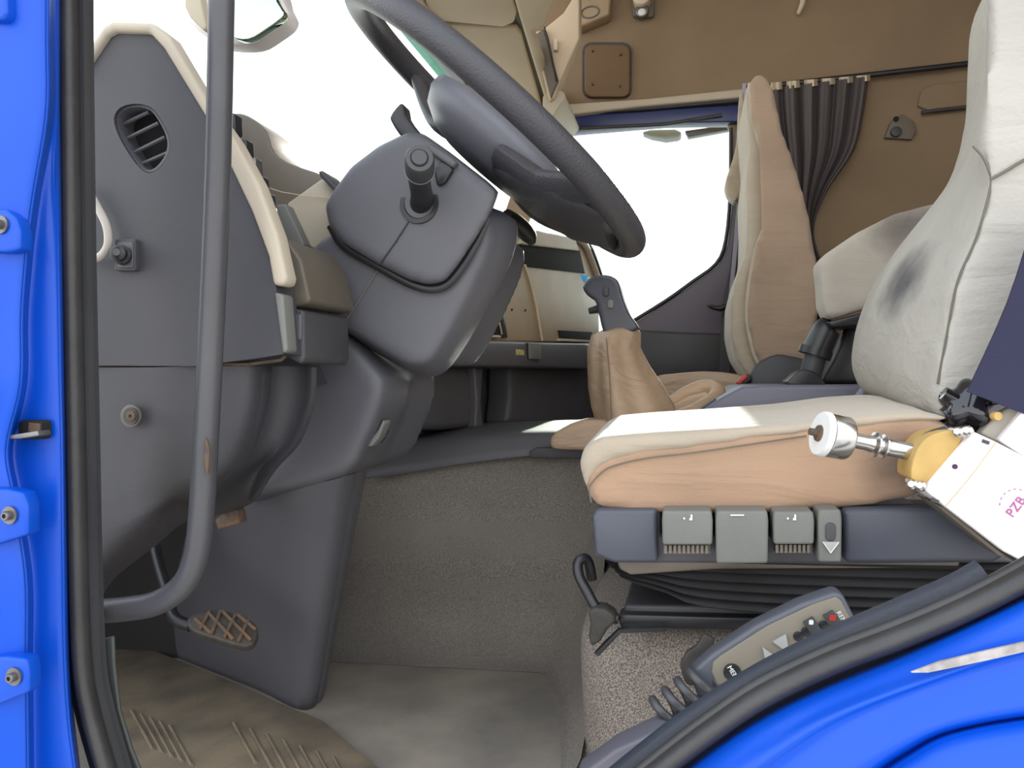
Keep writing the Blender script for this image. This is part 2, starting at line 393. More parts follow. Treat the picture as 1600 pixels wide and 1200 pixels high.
# curtain rail, curtain, fittings on the side behind the seats
tag(tube('curtain_rail', O([(1160, 139), (1205, 134), (1360, 117), (1545, 96), (1700, 80)], YW-.03), .009, BLACK), 'thin black curtain rail along the brown side lining', 'curtain rail')
cu = thing('curtain', 'bunched grey curtain tied back behind the passenger seat', 'curtain', P(1270, 420, YW-.06))
top = [(1205, 136), (1235, 132), (1265, 128), (1295, 126), (1325, 123), (1360, 119)]
rows = []
def crow(l, r, y0, y1, amp, n=56):
    out = []
    for k in range(n):
        t = k/(n-1); Y = YW-.05 - amp*math.sin(t*n*.62) - amp*.5*math.sin(t*n*1.3+1)
        out.append(P(l+(r-l)*t, y0+(y1-y0)*t, Y))
    return out
prof = [(1200, 1358, 138, 119, .016), (1205, 1350, 190, 175, .018), (1215, 1335, 245, 235, .016), (1235, 1292, 320, 300, .010), (1250, 1272, 372, 362, .006), (1246, 1290, 440, 430, .01), (1240, 1300, 540, 530, .012)]
sheet('curtain_cloth', [crow(*q) for q in prof], CURT, cu, thick=.002, nu=1, nv=5)
sheet('heading_tape', [crow(1204, 1360, 129, 117, .018), crow(1204, 1360, 141, 126, .018)], CREAM, cu, thick=.003, nu=1, nv=2)
ft = thing('lining_latch', 'dark latch plate with two holes on the brown side lining', 'latch', P(1400, 218, YW-.02))
slab('latch_plate', [(1382, 215), (1392, 190), (1410, 178), (1428, 190), (1432, 205), (1425, 218)], YW-.016, YW, OLIVE, ft, .003)
disc('latch_hole', P(1400, 186, YW-.018), (0, -1, 0), .008, .004, VOID, ft); disc('latch_knob', P(1400, 206, YW-.022), (0, -1, 0), .016, .014, GREYD, ft, .003)
fh = thing('grab_recess', 'dark brown moulded grab recess on the lining at the seat headrest', 'handle', P(1480, 170, YW-.02))
slab('recess_rim', [(1434, 165), (1440, 140), (1460, 130), (1560, 122), (1560, 166), (1455, 174)], YW-.014, YW, BROWN, fh, .006)
tube('recess_bar', O([(1440, 176), (1465, 172), (1560, 162)], YW-.02), .006, GREYD, fh, 8)

# ---- windshield header, overhead shelf
ZH = 1.47
def PH(a, b): return P(a, b, Z=ZH)
hx = PH(612, 12).x
e1 = PH(668, 24).x; e0 = PH(640, 10).x
fr = thing('windshield_header', 'green tinted glass band and black gasket along the top of the windshield', 'window frame', (hx, 1.8, ZH-.06))
yA, yB = .9, YW
def bar(name, x0, x1, z0, z1, m, par, bev=.003): return box(name, (x0, yA, z0), (x1, yB, z1), m, par, bev)
xa = PH(596, 4).x
bar('tint_band', xa-.008, xa+.034, ZH-.004, ZH+.002, GREENT, fr, 0)
bar('gasket', xa+.032, xa+.06, ZH-.012, ZH+.02, BLACK, fr)
bar('inner_rim', xa+.058, xa+.10, ZH-.006, ZH+.03, HEADL, fr)
oh = thing('overhead_shelf', 'beige overhead shelf lining with panel seams above the windshield', 'shelf', (-.5, 2.0, ZH))
xs = xa+.10
# underside panels between header and shelf lip, far part visible
def under(name, pts, z=ZH, th=.02, m=HEADL, bev=.006):
    loop = [P(a, b, Z=z) for a, b in pts]; loop = [V3((p.x, min(p.y, YW), p.z)) for p in loop]
    me = bevelled(bm2me(prism_bm(loop, V3((0, 0, th))), name), bev, 3); return link(name, me, m, oh)
box('shelf_core', (xs-.01, .9, ZH+.02), (P(864, 150, Z=ZH).x, YW, ZH+.06), OLIVE, oh)
under('visor_panel', [(655, -30), (668, 18), (690, 34), (786, 43), (803, 36), (808, 20), (792, -30)])
under('front_panel', [(697, 42), (694, 62), (770, 178), (848, 190), (853, 182), (815, 55), (808, 47)])
under('rear_lip', [(796, -30), (812, 30), (858, 178), (878, 160), (866, 150), (832, 50), (850, 40), (880, -30)], z=ZH-.012, th=.04, bev=.008)
sd_ = thing('overhead_locker', 'beige overhead locker side with door seam and latch slot', 'locker', P(860, 150, YW-.3))
slab('locker_side', [(832, 50), (848, 46), (880, 20), (905, -20), (905, 60), (872, 132), (868, 150), (858, 158)], 2.28, 2.34, HEADL, sd_, .006)
slab('locker_door', [(836, 54), (849, 44), (872, 124), (860, 152)], 2.265, 2.29, OLIVE, sd_, .003)
tube('door_seam', O([(850, 42), (856, 60), (870, 127)], 2.262), .003, BLACK, sd_, 6)
slab('latch_slot', rrect(865, 60, 871, 78, 2), 2.262, 2.285, CREAM, sd_)
slab('corner_cap', [(848, 150), (872, 140), (884, 150), (874, 165), (864, 181), (853, 182)], 2.3, 2.6, BEIGE, sd_, .004, curve=3)
slab('visor_clip', [(676, 24), (684, 26), (694, 36), (696, 46), (688, 55), (682, 44)], 1.93, 1.96, OLIVE, sd_, .004, curve=2)

# windshield glass: leaning plane from header to dashboard top
wb = V3((-1.22, .8, .80))
gb = bmesh.new(); q = [gb.verts.new(p) for p in ((xa+.02, .85, ZH), (xa+.02, YW, ZH), (-1.30, YW, .84), (-1.30, .85, .84))]; gb.faces.new(q)
bmesh.ops.solidify(gb, geom=gb.faces[:], thickness=.005); o = link('window_1', bm2me(gb, 'window_1'), GLW); tag(o, kind='structure')

# outside mirrors
mi = thing('outside_mirror', 'outside rear view mirror seen through the windshield behind the grab bar', 'mirror', P(370, 70, 1.2))
ml = [(282, -40), (281, 12), (290, 30), (318, 55), (345, 66), (390, 66), (420, 50), (448, 26), (440, 0), (415, -40)]
slab('mirror_shell', ml, 1.25, 1.30, WHITE, mi, .012, curve=3)
slab('mirror_face', [(345, -36), (352, 40), (362, 58), (388, 62), (416, 46), (443, 24), (434, 2), (410, -36)], 1.235, 1.252, MIRR, mi, .003, curve=3)
slab('mirror_rim', [(290, -30), (288, 10), (296, 26), (318, 48), (322, 40), (308, -30)], 1.23, 1.25, BEIGE, mi, .004)
om = slab('door_mirror', [(1002, 206), (1015, 202), (1055, 201), (1066, 206), (1062, 213), (1040, 216), (1018, 212)], YW+.35, YW+.42, LGREY, pd, .01)
slab('mirror_arm', [(1070, 204), (1140, 194), (1140, 202), (1075, 214)], YW+.3, YW+.34, BLACK, om, .004)

# ================================================================== DASHBOARD (driver end)
ds = thing('dashboard', 'dark grey dashboard end panel with beige bezel facing the open door', 'dashboard', P(300, 560, .9))
side = [(120, 120), (165, 52), (176, 46), (232, 47), (256, 72), (322, 180), (360, 258), (394, 330), (420, 400), (431, 445), (443, 553), (400, 560), (300, 572), (120, 571)]
ventc = [(178, 185), (188, 168), (212, 162), (236, 168), (252, 188), (264, 212), (266, 232), (258, 252), (242, 268), (225, 268), (205, 246), (185, 212)]
hole = [tuple(v[:2]) for v in catmull([(*p, 0) for p in ventc], 3, True)]
slab('end_panel', side, .76, .80, GREY, ds, 0, holes=[hole])
bez_o = [(120, 98), (160, 40), (174, 32), (236, 34), (262, 54), (326, 162), (364, 215), (402, 285), (432, 365), (447, 432), (444, 446)]
bez_i = [(426, 446), (418, 400), (392, 330), (358, 258), (320, 182), (254, 74), (231, 49), (177, 48), (166, 54), (120, 122)]
slab('bezel', bez_o+bez_i, .752, .778, BEIGE, ds, .005)
vt = slab('air_vent', hole, .765, .84, GREY2, ds, .001, holes=[[(222+(a-222)*.88, 215+(b-215)*.91) for a, b in hole]])
slab('duct', [(222+(a-222)*.98, 215+(b-215)*.98) for a, b in hole], .792, .799, VOID, vt)
for k, (a, b, c, d) in enumerate(((188, 197, 231, 175), (197, 218, 246, 192), (208, 240, 256, 214), (219, 258, 261, 238))):
    tube('slat', [P(a-2, b, .775), P(c+2, d, .775)], .0022, GREY2, vt, 6, flat=1.0)
slab('rust_patch', [(189, 205), (194, 204), (200, 222), (206, 238), (216, 250), (212, 252), (200, 238), (190, 218)], .785, .79, RUST, vt)
sw = slab('switch_socket', rrect(178, 373, 211, 423, 3), .752, .775, GREYD, ds, .002)
slab('socket_face', rrect(183, 378, 207, 418, 2), .749, .76, GREY2, sw, .001)
kx = V3((.35, -.9, .03)).normalized(); kq = P(193, 400, .75)
lathe('switch_knob', kq, kx, [(0, .011), (.010, .011), (.012, .0085), (.018, .0085), (.020, .006), (.020, .0001)], BLACK, sw, 20)
lathe('knob_screw', kq+kx*.0198, kx, [(0, .004), (.002, .004), (.002, .0001)], DSTEEL, sw, 10)
tag(tube('cable_loop', O([(128, 290), (139, 300), (153, 325), (166, 352), (169, 378), (163, 394), (150, 404), (128, 405)], .745), .0045, WIRE, smooth_n=5), 'cream coloured cable looping out from behind the door seal', 'cable')
# bulk of the dashboard behind the end panel
dbo = [(130, 130), (175, 62), (228, 62), (312, 192), (346, 262), (378, 335), (402, 405), (412, 450), (425, 545), (300, 562), (130, 562)]
loopsolid('dash_body', [O(dbo, .80), O([(a*.97+2, b) for a, b in dbo], 1.15)], OLIVE, ds)
# switch strip down the driver face
for k, (a, b) in enumerate(((380, 200), (398, 240), (412, 268), (422, 296), (432, 322))):
    box('switch', V3(P(a-3, b, .80))+V3((-.010, -.018, -.012)), V3(P(a-3, b, .80))+V3((.003, .0, .012)), BLACK if k != 2 else DSTEEL, ds, .003)
slab('face_block', [(424, 378), (447, 372), (470, 405), (484, 466), (482, 474), (456, 480), (445, 462), (438, 440)], .80, .92, mat('dark_taupe', (.10, .083, .062), .5, bump=.2, bscale=800), ds, .004)
slab('light_strip', [(428, 456), (442, 460), (449, 548), (441, 553)], .752, .775, LGREY, ds, .003)
slab('dark_block', [(446, 480), (474, 484), (476, 560), (470, 570), (446, 558)], .80, .92, GREYD, ds, .005)
slab('block_button', rrect(454, 490, 470, 532, 4), .796, .81, GREY2, ds, .003)
# hood, glare shield and cluster box
slab('instrument_hood', [(340, 200), (362, 179), (380, 178), (398, 188), (415, 205), (428, 238), (455, 256), (505, 274), (520, 290), (470, 320), (440, 330), (400, 300), (380, 260)], 1.08, 1.16, OLIVE, ds, .01, curve=3)
slab('cluster_box', [(447, 318), (503, 278), (525, 296), (545, 340), (520, 400), (475, 384), (458, 350)], 1.02, 1.06, BEIGE, ds, .004)
slab('cluster_frame', [(497, 268), (503, 266), (530, 296), (550, 330), (545, 340), (520, 296), (500, 276)], 1.00, 1.05, GREYD, ds, .002)
slab('cluster_pocket', [(430, 320), (446, 318), (476, 382), (466, 396), (440, 370)], 1.0, 1.05, LGREY, ds, .003)
tube('hood_stitch', O([(415, 292), (440, 300), (470, 305), (515, 309)], 1.015), .0006, CREAM, ds, 5)

# lower end panel and knee shroud
rows = [
 [P(128, 574, .775), P(150, 574, .765), P(236, 574, .76), P(300, 572, .765), P(388, 572, .78), P(430, 572, .83), P(472, 573, .84), P(487, 574, .80)],
 [P(128, 640, .775), P(150, 640, .765), P(237, 640, .76), P(300, 638, .765), P(382, 640, .78), P(424, 640, .83), P(468, 628, .84), P(484, 630, .80)],
 [P(128, 720, .775), P(150, 720, .765), P(240, 715, .76), P(300, 712, .765), P(358, 715, .78), P(400, 712, .83), P(446, 690, .84), P(462, 692, .80)],
 [P(132, 800, .775), P(152, 800, .765), P(241, 775, .76), P(290, 765, .765), P(328, 762, .78), P(366, 752, .84), P(405, 735, .86), P(424, 735, .82)],
 [P(150, 870, .775), P(170, 860, .775), P(241, 808, .77), P(270, 798, .79), P(300, 792, .80), P(340, 790, .86), P(384, 776, .88), P(396, 778, .85)],
 [P(152, 930, .80), P(176, 900, .82), P(240, 850, .84), P(262, 830, .86), P(290, 815, .88), P(330, 808, .92), P(372, 795, .94), P(392, 785, .92)]]
lp = sheet('lower_panel', rows, GREY, ds, thick=.012, nu=4, nv=4, smooth=60)
dsc = P(275, 770, .76)
DIRT = mat('grimy_grey_plastic', (.058, .056, .063), .5, bump=.35, bscale=900, var=.1, vscale=4); stain_at(DIRT, dsc, V3((.055, .15, .085)), (.018, .017, .016)); lp.data.materials[0] = DIRT
lb = disc('screw_recess', P(205, 650, .752), (0, -1, 0), .013, .004, OLIVE, lp, .001); disc('recess_hole', P(205, 650, .749), (0, -1, 0), .0095, .003, GREYD, lb)
lathe('screw_head', P(206, 650, .748), (0, -1, 0), [(0, .006), (.002, .006), (.003, .004), (.003, .002), (.001, .0018), (.001, .0001)], RUST, lb, 12)
tube('panel_gap', O([(130, 572), (236, 571), (388, 569), (440, 562), (446, 556)], .775), .0022, RUST, lp, 6)
slab('light_leak_block', [(300, 560), (470, 552), (490, 600), (300, 600)], .93, .99, GREYD, ds)  # added block that stops light leaking in below the end panel
tag(slab('metal_bracket', [(335, 812), (352, 800), (370, 796), (374, 818), (340, 828)], .94, .96, RUST, None, .002), 'small rusty metal bracket under the dashboard panel', 'bracket')

kn = thing('column_shroud', 'grey moulded shroud around the base of the steering column', 'column cover', P(520, 780, 1.05))
sk = [(470, 560), (478, 490), (520, 505), (640, 590), (632, 630), (610, 670), (575, 730), (545, 750), (490, 768), (430, 780), (380, 790), (405, 745), (445, 700), (468, 640)]
ski = [(a-max(0, (a-520)*.35), b-max(0, (b-700)*.15)) for a, b in sk]
loopsolid('shroud', [O(ski, .97), O(sk, 1.04), [V3((p.x, 1.09, p.z)) for p in O(ski, .98)], [V3((p.x, 1.16, p.z)) for p in O(ski, .92)]], GREY2, kn, soft=(.008, 10))
slab('access_slot', [(566, 697), (572, 672), (584, 656), (597, 655), (590, 678), (580, 695)], 1.0, 1.04, VOID, kn, .002, curve=2)
slab('slot_lip', [(568, 698), (578, 688), (590, 672), (598, 656), (600, 662), (592, 684), (580, 698)], .995, 1.02, LGREY, kn, .002)
tw = thing('column_tower', 'dark grey column casing standing on the cab floor behind the diamond tread pedal', 'column casing', P(450, 1105, Z=0))
tops = [P(290, 800, 1.40), P(345, 785, 1.14), P(440, 765, 1.00), P(510, 752, .98), P(545, 742, 1.00), P(562, 738, 1.06), P(566, 736, 1.20)]
bots = [P(205, 1000, Z=-.004), P(300, 1040, Z=-.004), P(400, 1080, Z=-.004), P(455, 1108, Z=-.004), P(482, 1112, Z=-.004), P(497, 1098, Z=-.004), P(500, 1060, Z=-.004)]
mids = [a.lerp(b, .5) for a, b in zip(tops, bots)]
sheet('casing', [tops, mids, bots], GREY2, tw, thick=.02, nu=4, nv=4, smooth=70)

# clutch pedal
pe = thing('foot_pedal', 'worn metal pedal with a diamond tread hanging beside the column casing', 'pedal', P(350, 1010, .98))
pp = [(292, 966), (320, 952), (356, 955), (388, 966), (402, 980), (400, 998), (384, 1010), (340, 998), (300, 984)]
pl = (P(350, 985, .98), V3((.25, -.55, .8)).normalized())
pad = slab('pedal_pad', pp, 0, 0, mat('worn_pedal_rubber', (.06, .05, .04), .6, var=.4, vscale=60), pe, .003, plane=pl, depth=-pl[1]*.014, curve=2)
for a in ((305, 968, 330, 990), (325, 958, 365, 1000), (348, 956, 393, 1002), (372, 962, 400, 985), (330, 992, 345, 956), (350, 998, 368, 962), (372, 1004, 388, 970), (312, 985, 328, 956)):
    tube('tread_rib', [P(a[0], a[1], plane=pl)+pl[1]*.002, P(a[2], a[3], plane=pl)+pl[1]*.002], .0026, RUST, pe, 6)
tube('pedal_arm', [P(300, 978, .99), P(272, 965, 1.0), P(262, 930, 1.02), P(240, 850, 1.06), P(235, 760, 1.1)], .009, BLACK, pe, smooth_n=4)

# ================================================================== STEERING COLUMN + WHEEL
sc = thing('steering_column', 'grey plastic steering column cowl with control stalks', 'steering column', P(650, 560, 1.05))
lc = [(470, 490), (462, 420), (500, 375), (522, 362), (560, 330), (700, 300), (790, 330), (812, 345), (812, 372), (800, 410), (770, 470), (735, 530), (705, 575), (685, 590), (662, 590), (640, 583), (560, 538)]
lci = [(a-max(0, (a-560)*.20), b-max(0, (b-380)*.10)) for a, b in lc]
loopsolid('lower_cowl', [O(lci, .95), [a.lerp(b, .6)+V3((0, .012, 0)) for a, b in zip(O(lci, .95), O(lc, 1.0))], O(lc, 1.02), [V3((p.x, 1.07, p.z)) for p in O(lci, .97)], [V3((p.x, 1.13, p.z)) for p in O(lci, .90)]], GREY2, sc, soft=(.006, 12))
uc = [(508, 322), (520, 300), (548, 262), (590, 230), (640, 206), (662, 212), (702, 240), (760, 285), (778, 302), (766, 335), (742, 375), (712, 420), (695, 440), (672, 446), (640, 438), (585, 410), (535, 380), (514, 352)]
loopsolid('upper_cowl', [O(uc, .925), O([(a+2, b-2) for a, b in uc], 1.22)], GREY2, sc, soft=(.006, 5))
tube('cowl_groove', O([(516, 352), (537, 384), (590, 416), (640, 443), (672, 451), (698, 444), (722, 416), (746, 376), (762, 340)], .942), .0055, BLACK, sc, 8, smooth_n=4, flat=.5, flatdir=V3((0, 1, 0)))
tube('seam_line', O([(641, 342), (618, 378), (594, 412)], .9235), .0009, BLACK, sc, 6)
tube('seam_line', O([(592, 420), (560, 470), (528, 520)], .9485), .0008, OLIVE, sc, 6)
slab('cowl_flap', [(668, 222), (705, 245), (714, 254), (706, 262), (668, 236)], .915, .95, GREY2, sc, .003)
disc('screw_hole', P(761, 392, .972), (.1, -1, 0), .005, .01, VOID, sc)
# near stalk with end button
st = thing('control_stalk', 'black control stalk with a round grey end button pointing at the door', 'stalk', P(655, 320, .92))
lathe('stalk_socket', P(657, 320, .93), (0, -1, .1), [(0, .026), (.006, .026), (.006, .020), (.003, .018), (.003, .0001)], BLACK, st, 28)
tube('stalk_arm', [P(660, 322, .94), P(659, 305, .91), P(656, 285, .885), P(655, 262, .855)], [.017, .014, .0135, .016], BLACK, st, 18, smooth_n=4)
ax = (P(655, 244, .82)-P(656, 275, .875)).normalized()
lathe('stalk_end', P(656, 268, .865), ax, [(0, .016), (.006, .0175), (.035, .0172), (.038, .0165), (.040, .0155), (.040, .0105), (.038, .0102), (.038, .0096), (.0415, .0094), (.0425, .0085), (.0425, .0001)], GREYD, st, 32)
tube('gold_ring', [P(656, 268, .865)+ax*.004+ (ax.orthogonal().normalized()*math.cos(t/12*math.pi)+ax.cross(ax.orthogonal().normalized())*math.sin(t/12*math.pi))*.0175 for t in range(24)], .0007, DSTEEL, st, 6, closed=True)
slab('stalk_slot', [(690, 250), (704, 258), (708, 264), (694, 286), (682, 290), (676, 262)], .918, .935, BLACK, st, .003)
s2 = thing('lever_stalk', 'black flattened lever stalk rising beyond the steering column', 'stalk', P(670, 240, 1.0))
slab('lever_blade', [(618, 168), (629, 160), (632, 178), (648, 200), (672, 226), (700, 246), (690, 256), (656, 240), (636, 222), (622, 208), (611, 190), (609, 182)], 1.0, 1.03, BLACK, s2, .006, curve=2)
s3 = thing('wiper_stalk', 'short black wiper stalk sticking out under the steering wheel rim', 'stalk', P(820, 380, 1.18))
tube('stalk_body', [P(790, 340, 1.16), P(808, 350, 1.18), P(826, 368, 1.2), P(832, 380, 1.21)], [.014, .014, .013, .006], BLACK, s3, 14, smooth_n=3)
tube('lower_stalk', [P(785, 385, 1.16), P(800, 400, 1.2), P(797, 415, 1.22)], [.012, .011, .006], GREYD, s3, 12, smooth_n=3)

YC = 1.08
A = P(586, 44, YC); B = P(988, 374, YC); WC = (A+B)/2; du = (B-A).normalized(); WR = (B-A).length/2; dv = V3((-.02, 1, -.055)).normalized(); du = (du-dv*du.dot(dv)).normalized(); dn = du.cross(dv).normalized()
if dn.z < 0: dn = -dn
whl = thing('steering_wheel', 'large dark steering wheel tilted towards the driver seat', 'steering wheel', WC - dn*.1)
def WP(u, v, n): return WC + du*u + dv*v + dn*n
WHM = mat('wheel_leather', (.05, .048, .055), .42, bump=.5, bscale=420)
tube('rim', [WP(WR*math.cos(t), WR*math.sin(t), 0) for t in [k/96*2*math.pi for k in range(96)]], .0188, WHM, whl, 20, closed=True)
HUB = mat('hub_plastic', (.13, .13, .15), .38, bump=.2, bscale=900)
hb = []
for n_, s, off in ((-.060, .5, .01), (-.054, .72, .01), (-.038, .93, .008), (-.016, 1.0, .005), (.0, .95, 0), (.010, .7, 0)):
    hb.append([WP(off+.118*s*math.cos(t)*(1.25 if math.cos(t) > 0 else 1), .115*s*math.sin(t), n_) for t in [k/40*2*math.pi for k in range(40)]])
loopsolid('hub', hb, HUB, whl, smooth=60)
for a in (34, -34, 152):
    ca, sa = math.cos(math.radians(a)), math.sin(math.radians(a))
    big = abs(a) < 90
    pts = [WP(ca*r*1.0, sa*r, n_) for r, n_ in ((.07, -.04), (.12, -.045), (.17, -.032), (WR-.012, -.004))]
    tube('spoke', pts, [.036, .034, .032, .026] if big else [.024, .021, .02, .018], WHM, whl, 16, smooth_n=4, flat=.5, flatdir=dn)
lo_ = []
for u, hw, n0, n1 in ((.06, .115, -.060, -.012), (.11, .13, -.060, -.010), (.165, .13, -.052, -.006), (WR-.026, .10, -.024, -.002)):
    lo_.append([WP(u, hw*math.cos(t)*(1 if abs(math.cos(t)) < .9 else .96), (n0+n1)/2+(n1-n0)/2*math.sin(t)) for t in [k/24*2*math.pi for k in range(24)]])
loopsolid('lower_spoke_plate', lo_, WHM, whl, smooth=60)

# ================================================================== CENTRE DASH (passenger side of the column)
t_ = V3((.16, 1.05, 0)).normalized(); DN = V3((t_.y, -t_.x, 0))      # normal towards the cab
DP = (V3((-.44, 1.5, .6)), DN)
def onD(pts, off=0): 
    pl_ = (DP[0]+DN*off, DN); return [P(a, b, plane=pl_) for a, b in pts]
def dslab(name, pts, off, th, m, parent, bevel=.003, curve=0):
    """plate lying on the dash face, front at off, thickness th back into the dash"""
    l = [tuple(v[:2]) for v in catmull([(*p, 0) for p in pts], curve, True)] if curve else pts
    me = bm2me(prism_bm(onD(l, off), -DN*th), name)
    if bevel: me = bevelled(me, bevel)
    return link(name, me, m, parent)
cdh = thing('centre_console', 'beige centre dashboard fascia with dark pockets behind the gear stick', 'console', P(830, 535, plane=DP))
dslab('fascia', [(640, 534), (690, 440), (770, 366), (800, 357), (832, 357), (900, 369), (914, 385), (930, 430), (936, 470), (937, 535)], 0, .12, BEIGE2, cdh, .006)
dslab('pocket', [(812, 381), (906, 391), (914, 427), (822, 416)], .004, .06, VOID, cdh, .001)
dslab('pocket_frame', [(826, 359), (899, 370), (905, 392), (812, 381)], .012, .014, BEIGE, cdh, .004)
tube('edge_strip', onD([(900, 370), (914, 384), (925, 410), (933, 432)], .006), .012, BEIGE, cdh, 8, smooth_n=3)
tube('edge_rubber', onD([(904, 366), (920, 382), (931, 408), (939, 432)], .0), .008, BLACK, cdh, 8, smooth_n=3)
tube('divider', onD([(820, 414), (830, 445), (838, 480), (847, 532)], .003), .0035, CREAM, cdh, 6, smooth_n=3)
dslab('vent_edge', [(771, 432), (779, 440), (786, 470), (794, 528), (784, 528), (778, 480)], .006, .02, BLACK, cdh, .002)
tube('chrome_line', onD([(765, 440), (773, 470), (784, 522)], .008), .003, STEEL, cdh, 6, smooth_n=3)
dslab('round_vent', [(756, 458), (763, 466), (765, 478), (759, 489), (748, 490), (740, 484), (745, 465)], .006, .02, BLACK, cdh, .003, 3)
dslab('slot', [(728, 507), (780, 511), (782, 523), (724, 521)], .005, .02, VOID, cdh, .001)
dslab('slot_lip', [(722, 521), (783, 524), (784, 528), (722, 526)], .012, .02, BEIGE, cdh, .002)
dslab('ashtray_slot', [(874, 516), (925, 519), (926, 531), (876, 528)], .005, .02, VOID, cdh, .001)
dslab('ashtray_lip', [(875, 529), (926, 532), (926, 535), (875, 533)], .009, .02, BEIGE, cdh, .001)
tube('fascia_lever', onD([(780, 418), (800, 421), (806, 424)], .012), [.006, .008, .005], BLACK, cdh, 8)
for a, b in ((800, 484), (821, 485)): disc('screw_hole', P(a, b, plane=(DP[0]+DN*.001, DN)), DN, .003, .002, VOID, cdh)
lw = thing('lower_dash', 'dark grey dashboard band with a small yellow printed mark above an open compartment', 'dashboard', P(800, 700, plane=DP))
dslab('band', [(600, 528), (700, 530), (850, 535), (940, 537), (940, 577), (850, 574), (700, 571), (600, 570)], .02, .2, GREY2, lw, .006)
dslab('band_tab', [(829, 536), (846, 536), (846, 562), (830, 561)], .028, .01, LGREY, lw, .002)
dslab('tab_slot', [(823, 536), (829, 536), (829, 561), (825, 561)], .0215, .01, VOID, lw, 0)
c0 = P(813, 551, plane=(DP[0]+DN*.0205, DN)); text('printed_mark', 'IV/10A', c0, t_, Z0, .014, INKY, lw)
dslab('compartment_back', [(600, 560), (945, 560), (950, 700), (600, 700)], -.12, .03, GREY2, lw, .0)
dslab('compartment_divider', [(742, 574), (756, 574), (752, 630), (756, 668), (744, 668), (746, 626)], -.03, .09, GREY2, lw, .006)
dslab('compartment_wall', [(618, 572), (742, 572), (742, 668), (700, 672), (640, 668), (622, 640)], -.045, .07, GREY2, lw, .015)
dslab('compartment_wall', [(800, 572), (1000, 572), (1000, 668), (795, 662), (800, 620)], -.045, .07, GREY2, lw, .015)
# ledge and tunnel cover below
YT = 1.45
ld = [[P(585, 672, 1.75), P(650, 672, 1.72), P(740, 668, 1.72), P(850, 664, 1.75), P(960, 660, 1.8)],
      [P(580, 684, 1.55), P(650, 688, 1.52), P(740, 680, 1.52), P(850, 676, 1.56), P(960, 672, 1.6)],
      [P(575, 700, 1.45), P(650, 698, 1.45), P(740, 690, 1.45), P(850, 684, 1.47), P(960, 680, 1.5)],
      [P(565, 750, 1.41), P(640, 738, 1.42), P(740, 722, 1.43), P(850, 710, 1.44), P(960, 700, 1.45)]]
sheet('tunnel_ledge', ld, GREY2, lw, thick=.01, nu=4, nv=4, smooth=80)

# ================================================================== ENGINE TUNNEL + CARPETS
tn = thing('engine_tunnel', 'engine tunnel covered in grey carpet rising behind the cab floor', 'engine tunnel', (0, 1.9, 0))
zt = P(560, 748, YT).z; zt2 = P(960, 705, YT).z
rows = []
xsn = [-1.19, -.9, P(560, 740, YT).x, P(700, 720, YT).x, P(850, 705, YT).x, .3, .7, 1.1]
for z, dy in ((0.001, -.10), (.012, -.06), (.05, -.015), (.12, 0), (.25, .0), (.36, .01), (.385, .03), (.39, .08), (.39, .5), (.39, .95)):
    rows.append([V3((x, YT+dy+(.0 if z > .06 else 0), z)) for x in xsn])
sheet('tunnel_carpet', rows, CARPET, tn, thick=0, nu=3, nv=3, smooth=80)
box('footwell_shade_sheet', (-1.21, 1.33, 0), (-.78, 1.44, .60), SHADEB, tn)  # added black sheet, its colour paints the shade behind the column casing
box('tunnel_core', (-1.19, YT+.03, .0), (1.1, 2.4, .375), GREYD, tn)
slab('bracket_plate', [(826, 706), (836, 700), (915, 700), (915, 716), (830, 716)], YT-.03, YT+.03, GREYD, tn, .002)
tube('carpet_weld', [P(530, 985, YT-.01), P(580, 1018, YT-.05), P(650, 1026, YT-.06), P(760, 1030, YT-.06), P(815, 1026, YT-.05)], .007, CARPET, tn, 8, smooth_n=4)

kf = P(885, 1010, .98).x; rows = []
for y_, h_, w_ in ((.99, .03, .015), (1.08, .05, .03), (1.2, .10, .05), (1.32, .19, .09), (1.40, .27, .14), (1.455, .34, .22)):
    rows.append([V3((kf+.012-(w_+.012)*q, y_, max(.001, h_*(1-q)**2.2))) for q in (0, .12, .25, .4, .6, .8, 1)])
sheet('carpet_fold', rows, CARPET, tn, thick=0, nu=3, nv=5, smooth=180)
mt = thing('floor_mat', 'dirty brown ribbed rubber mat by the door threshold', 'floor mat', P(300, 1120, Z=.012))
mo = [P(a, b, Z=.012) for a, b in ((150, 1010), (215, 1006), (330, 1050), (440, 1098), (505, 1125), (640, 1240), (560, 1400), (120, 1400), (140, 1200))]
me = bevelled(bm2me(prism_bm(mo, V3((0, 0, -.012))), 'mat_sheet'), .003, 2); link('mat_sheet', me, MATM, mt)
for k in range(12):
    a0, b0 = (205+k*15, 1110+k*6) if k < 5 else (365+(k-5)*26, 1130+(k-5)*9)
    tube('rib', [P(a0, b0, Z=.013), P(a0+34, b0+62, Z=.013)], .0028, MATM, mt, 6)

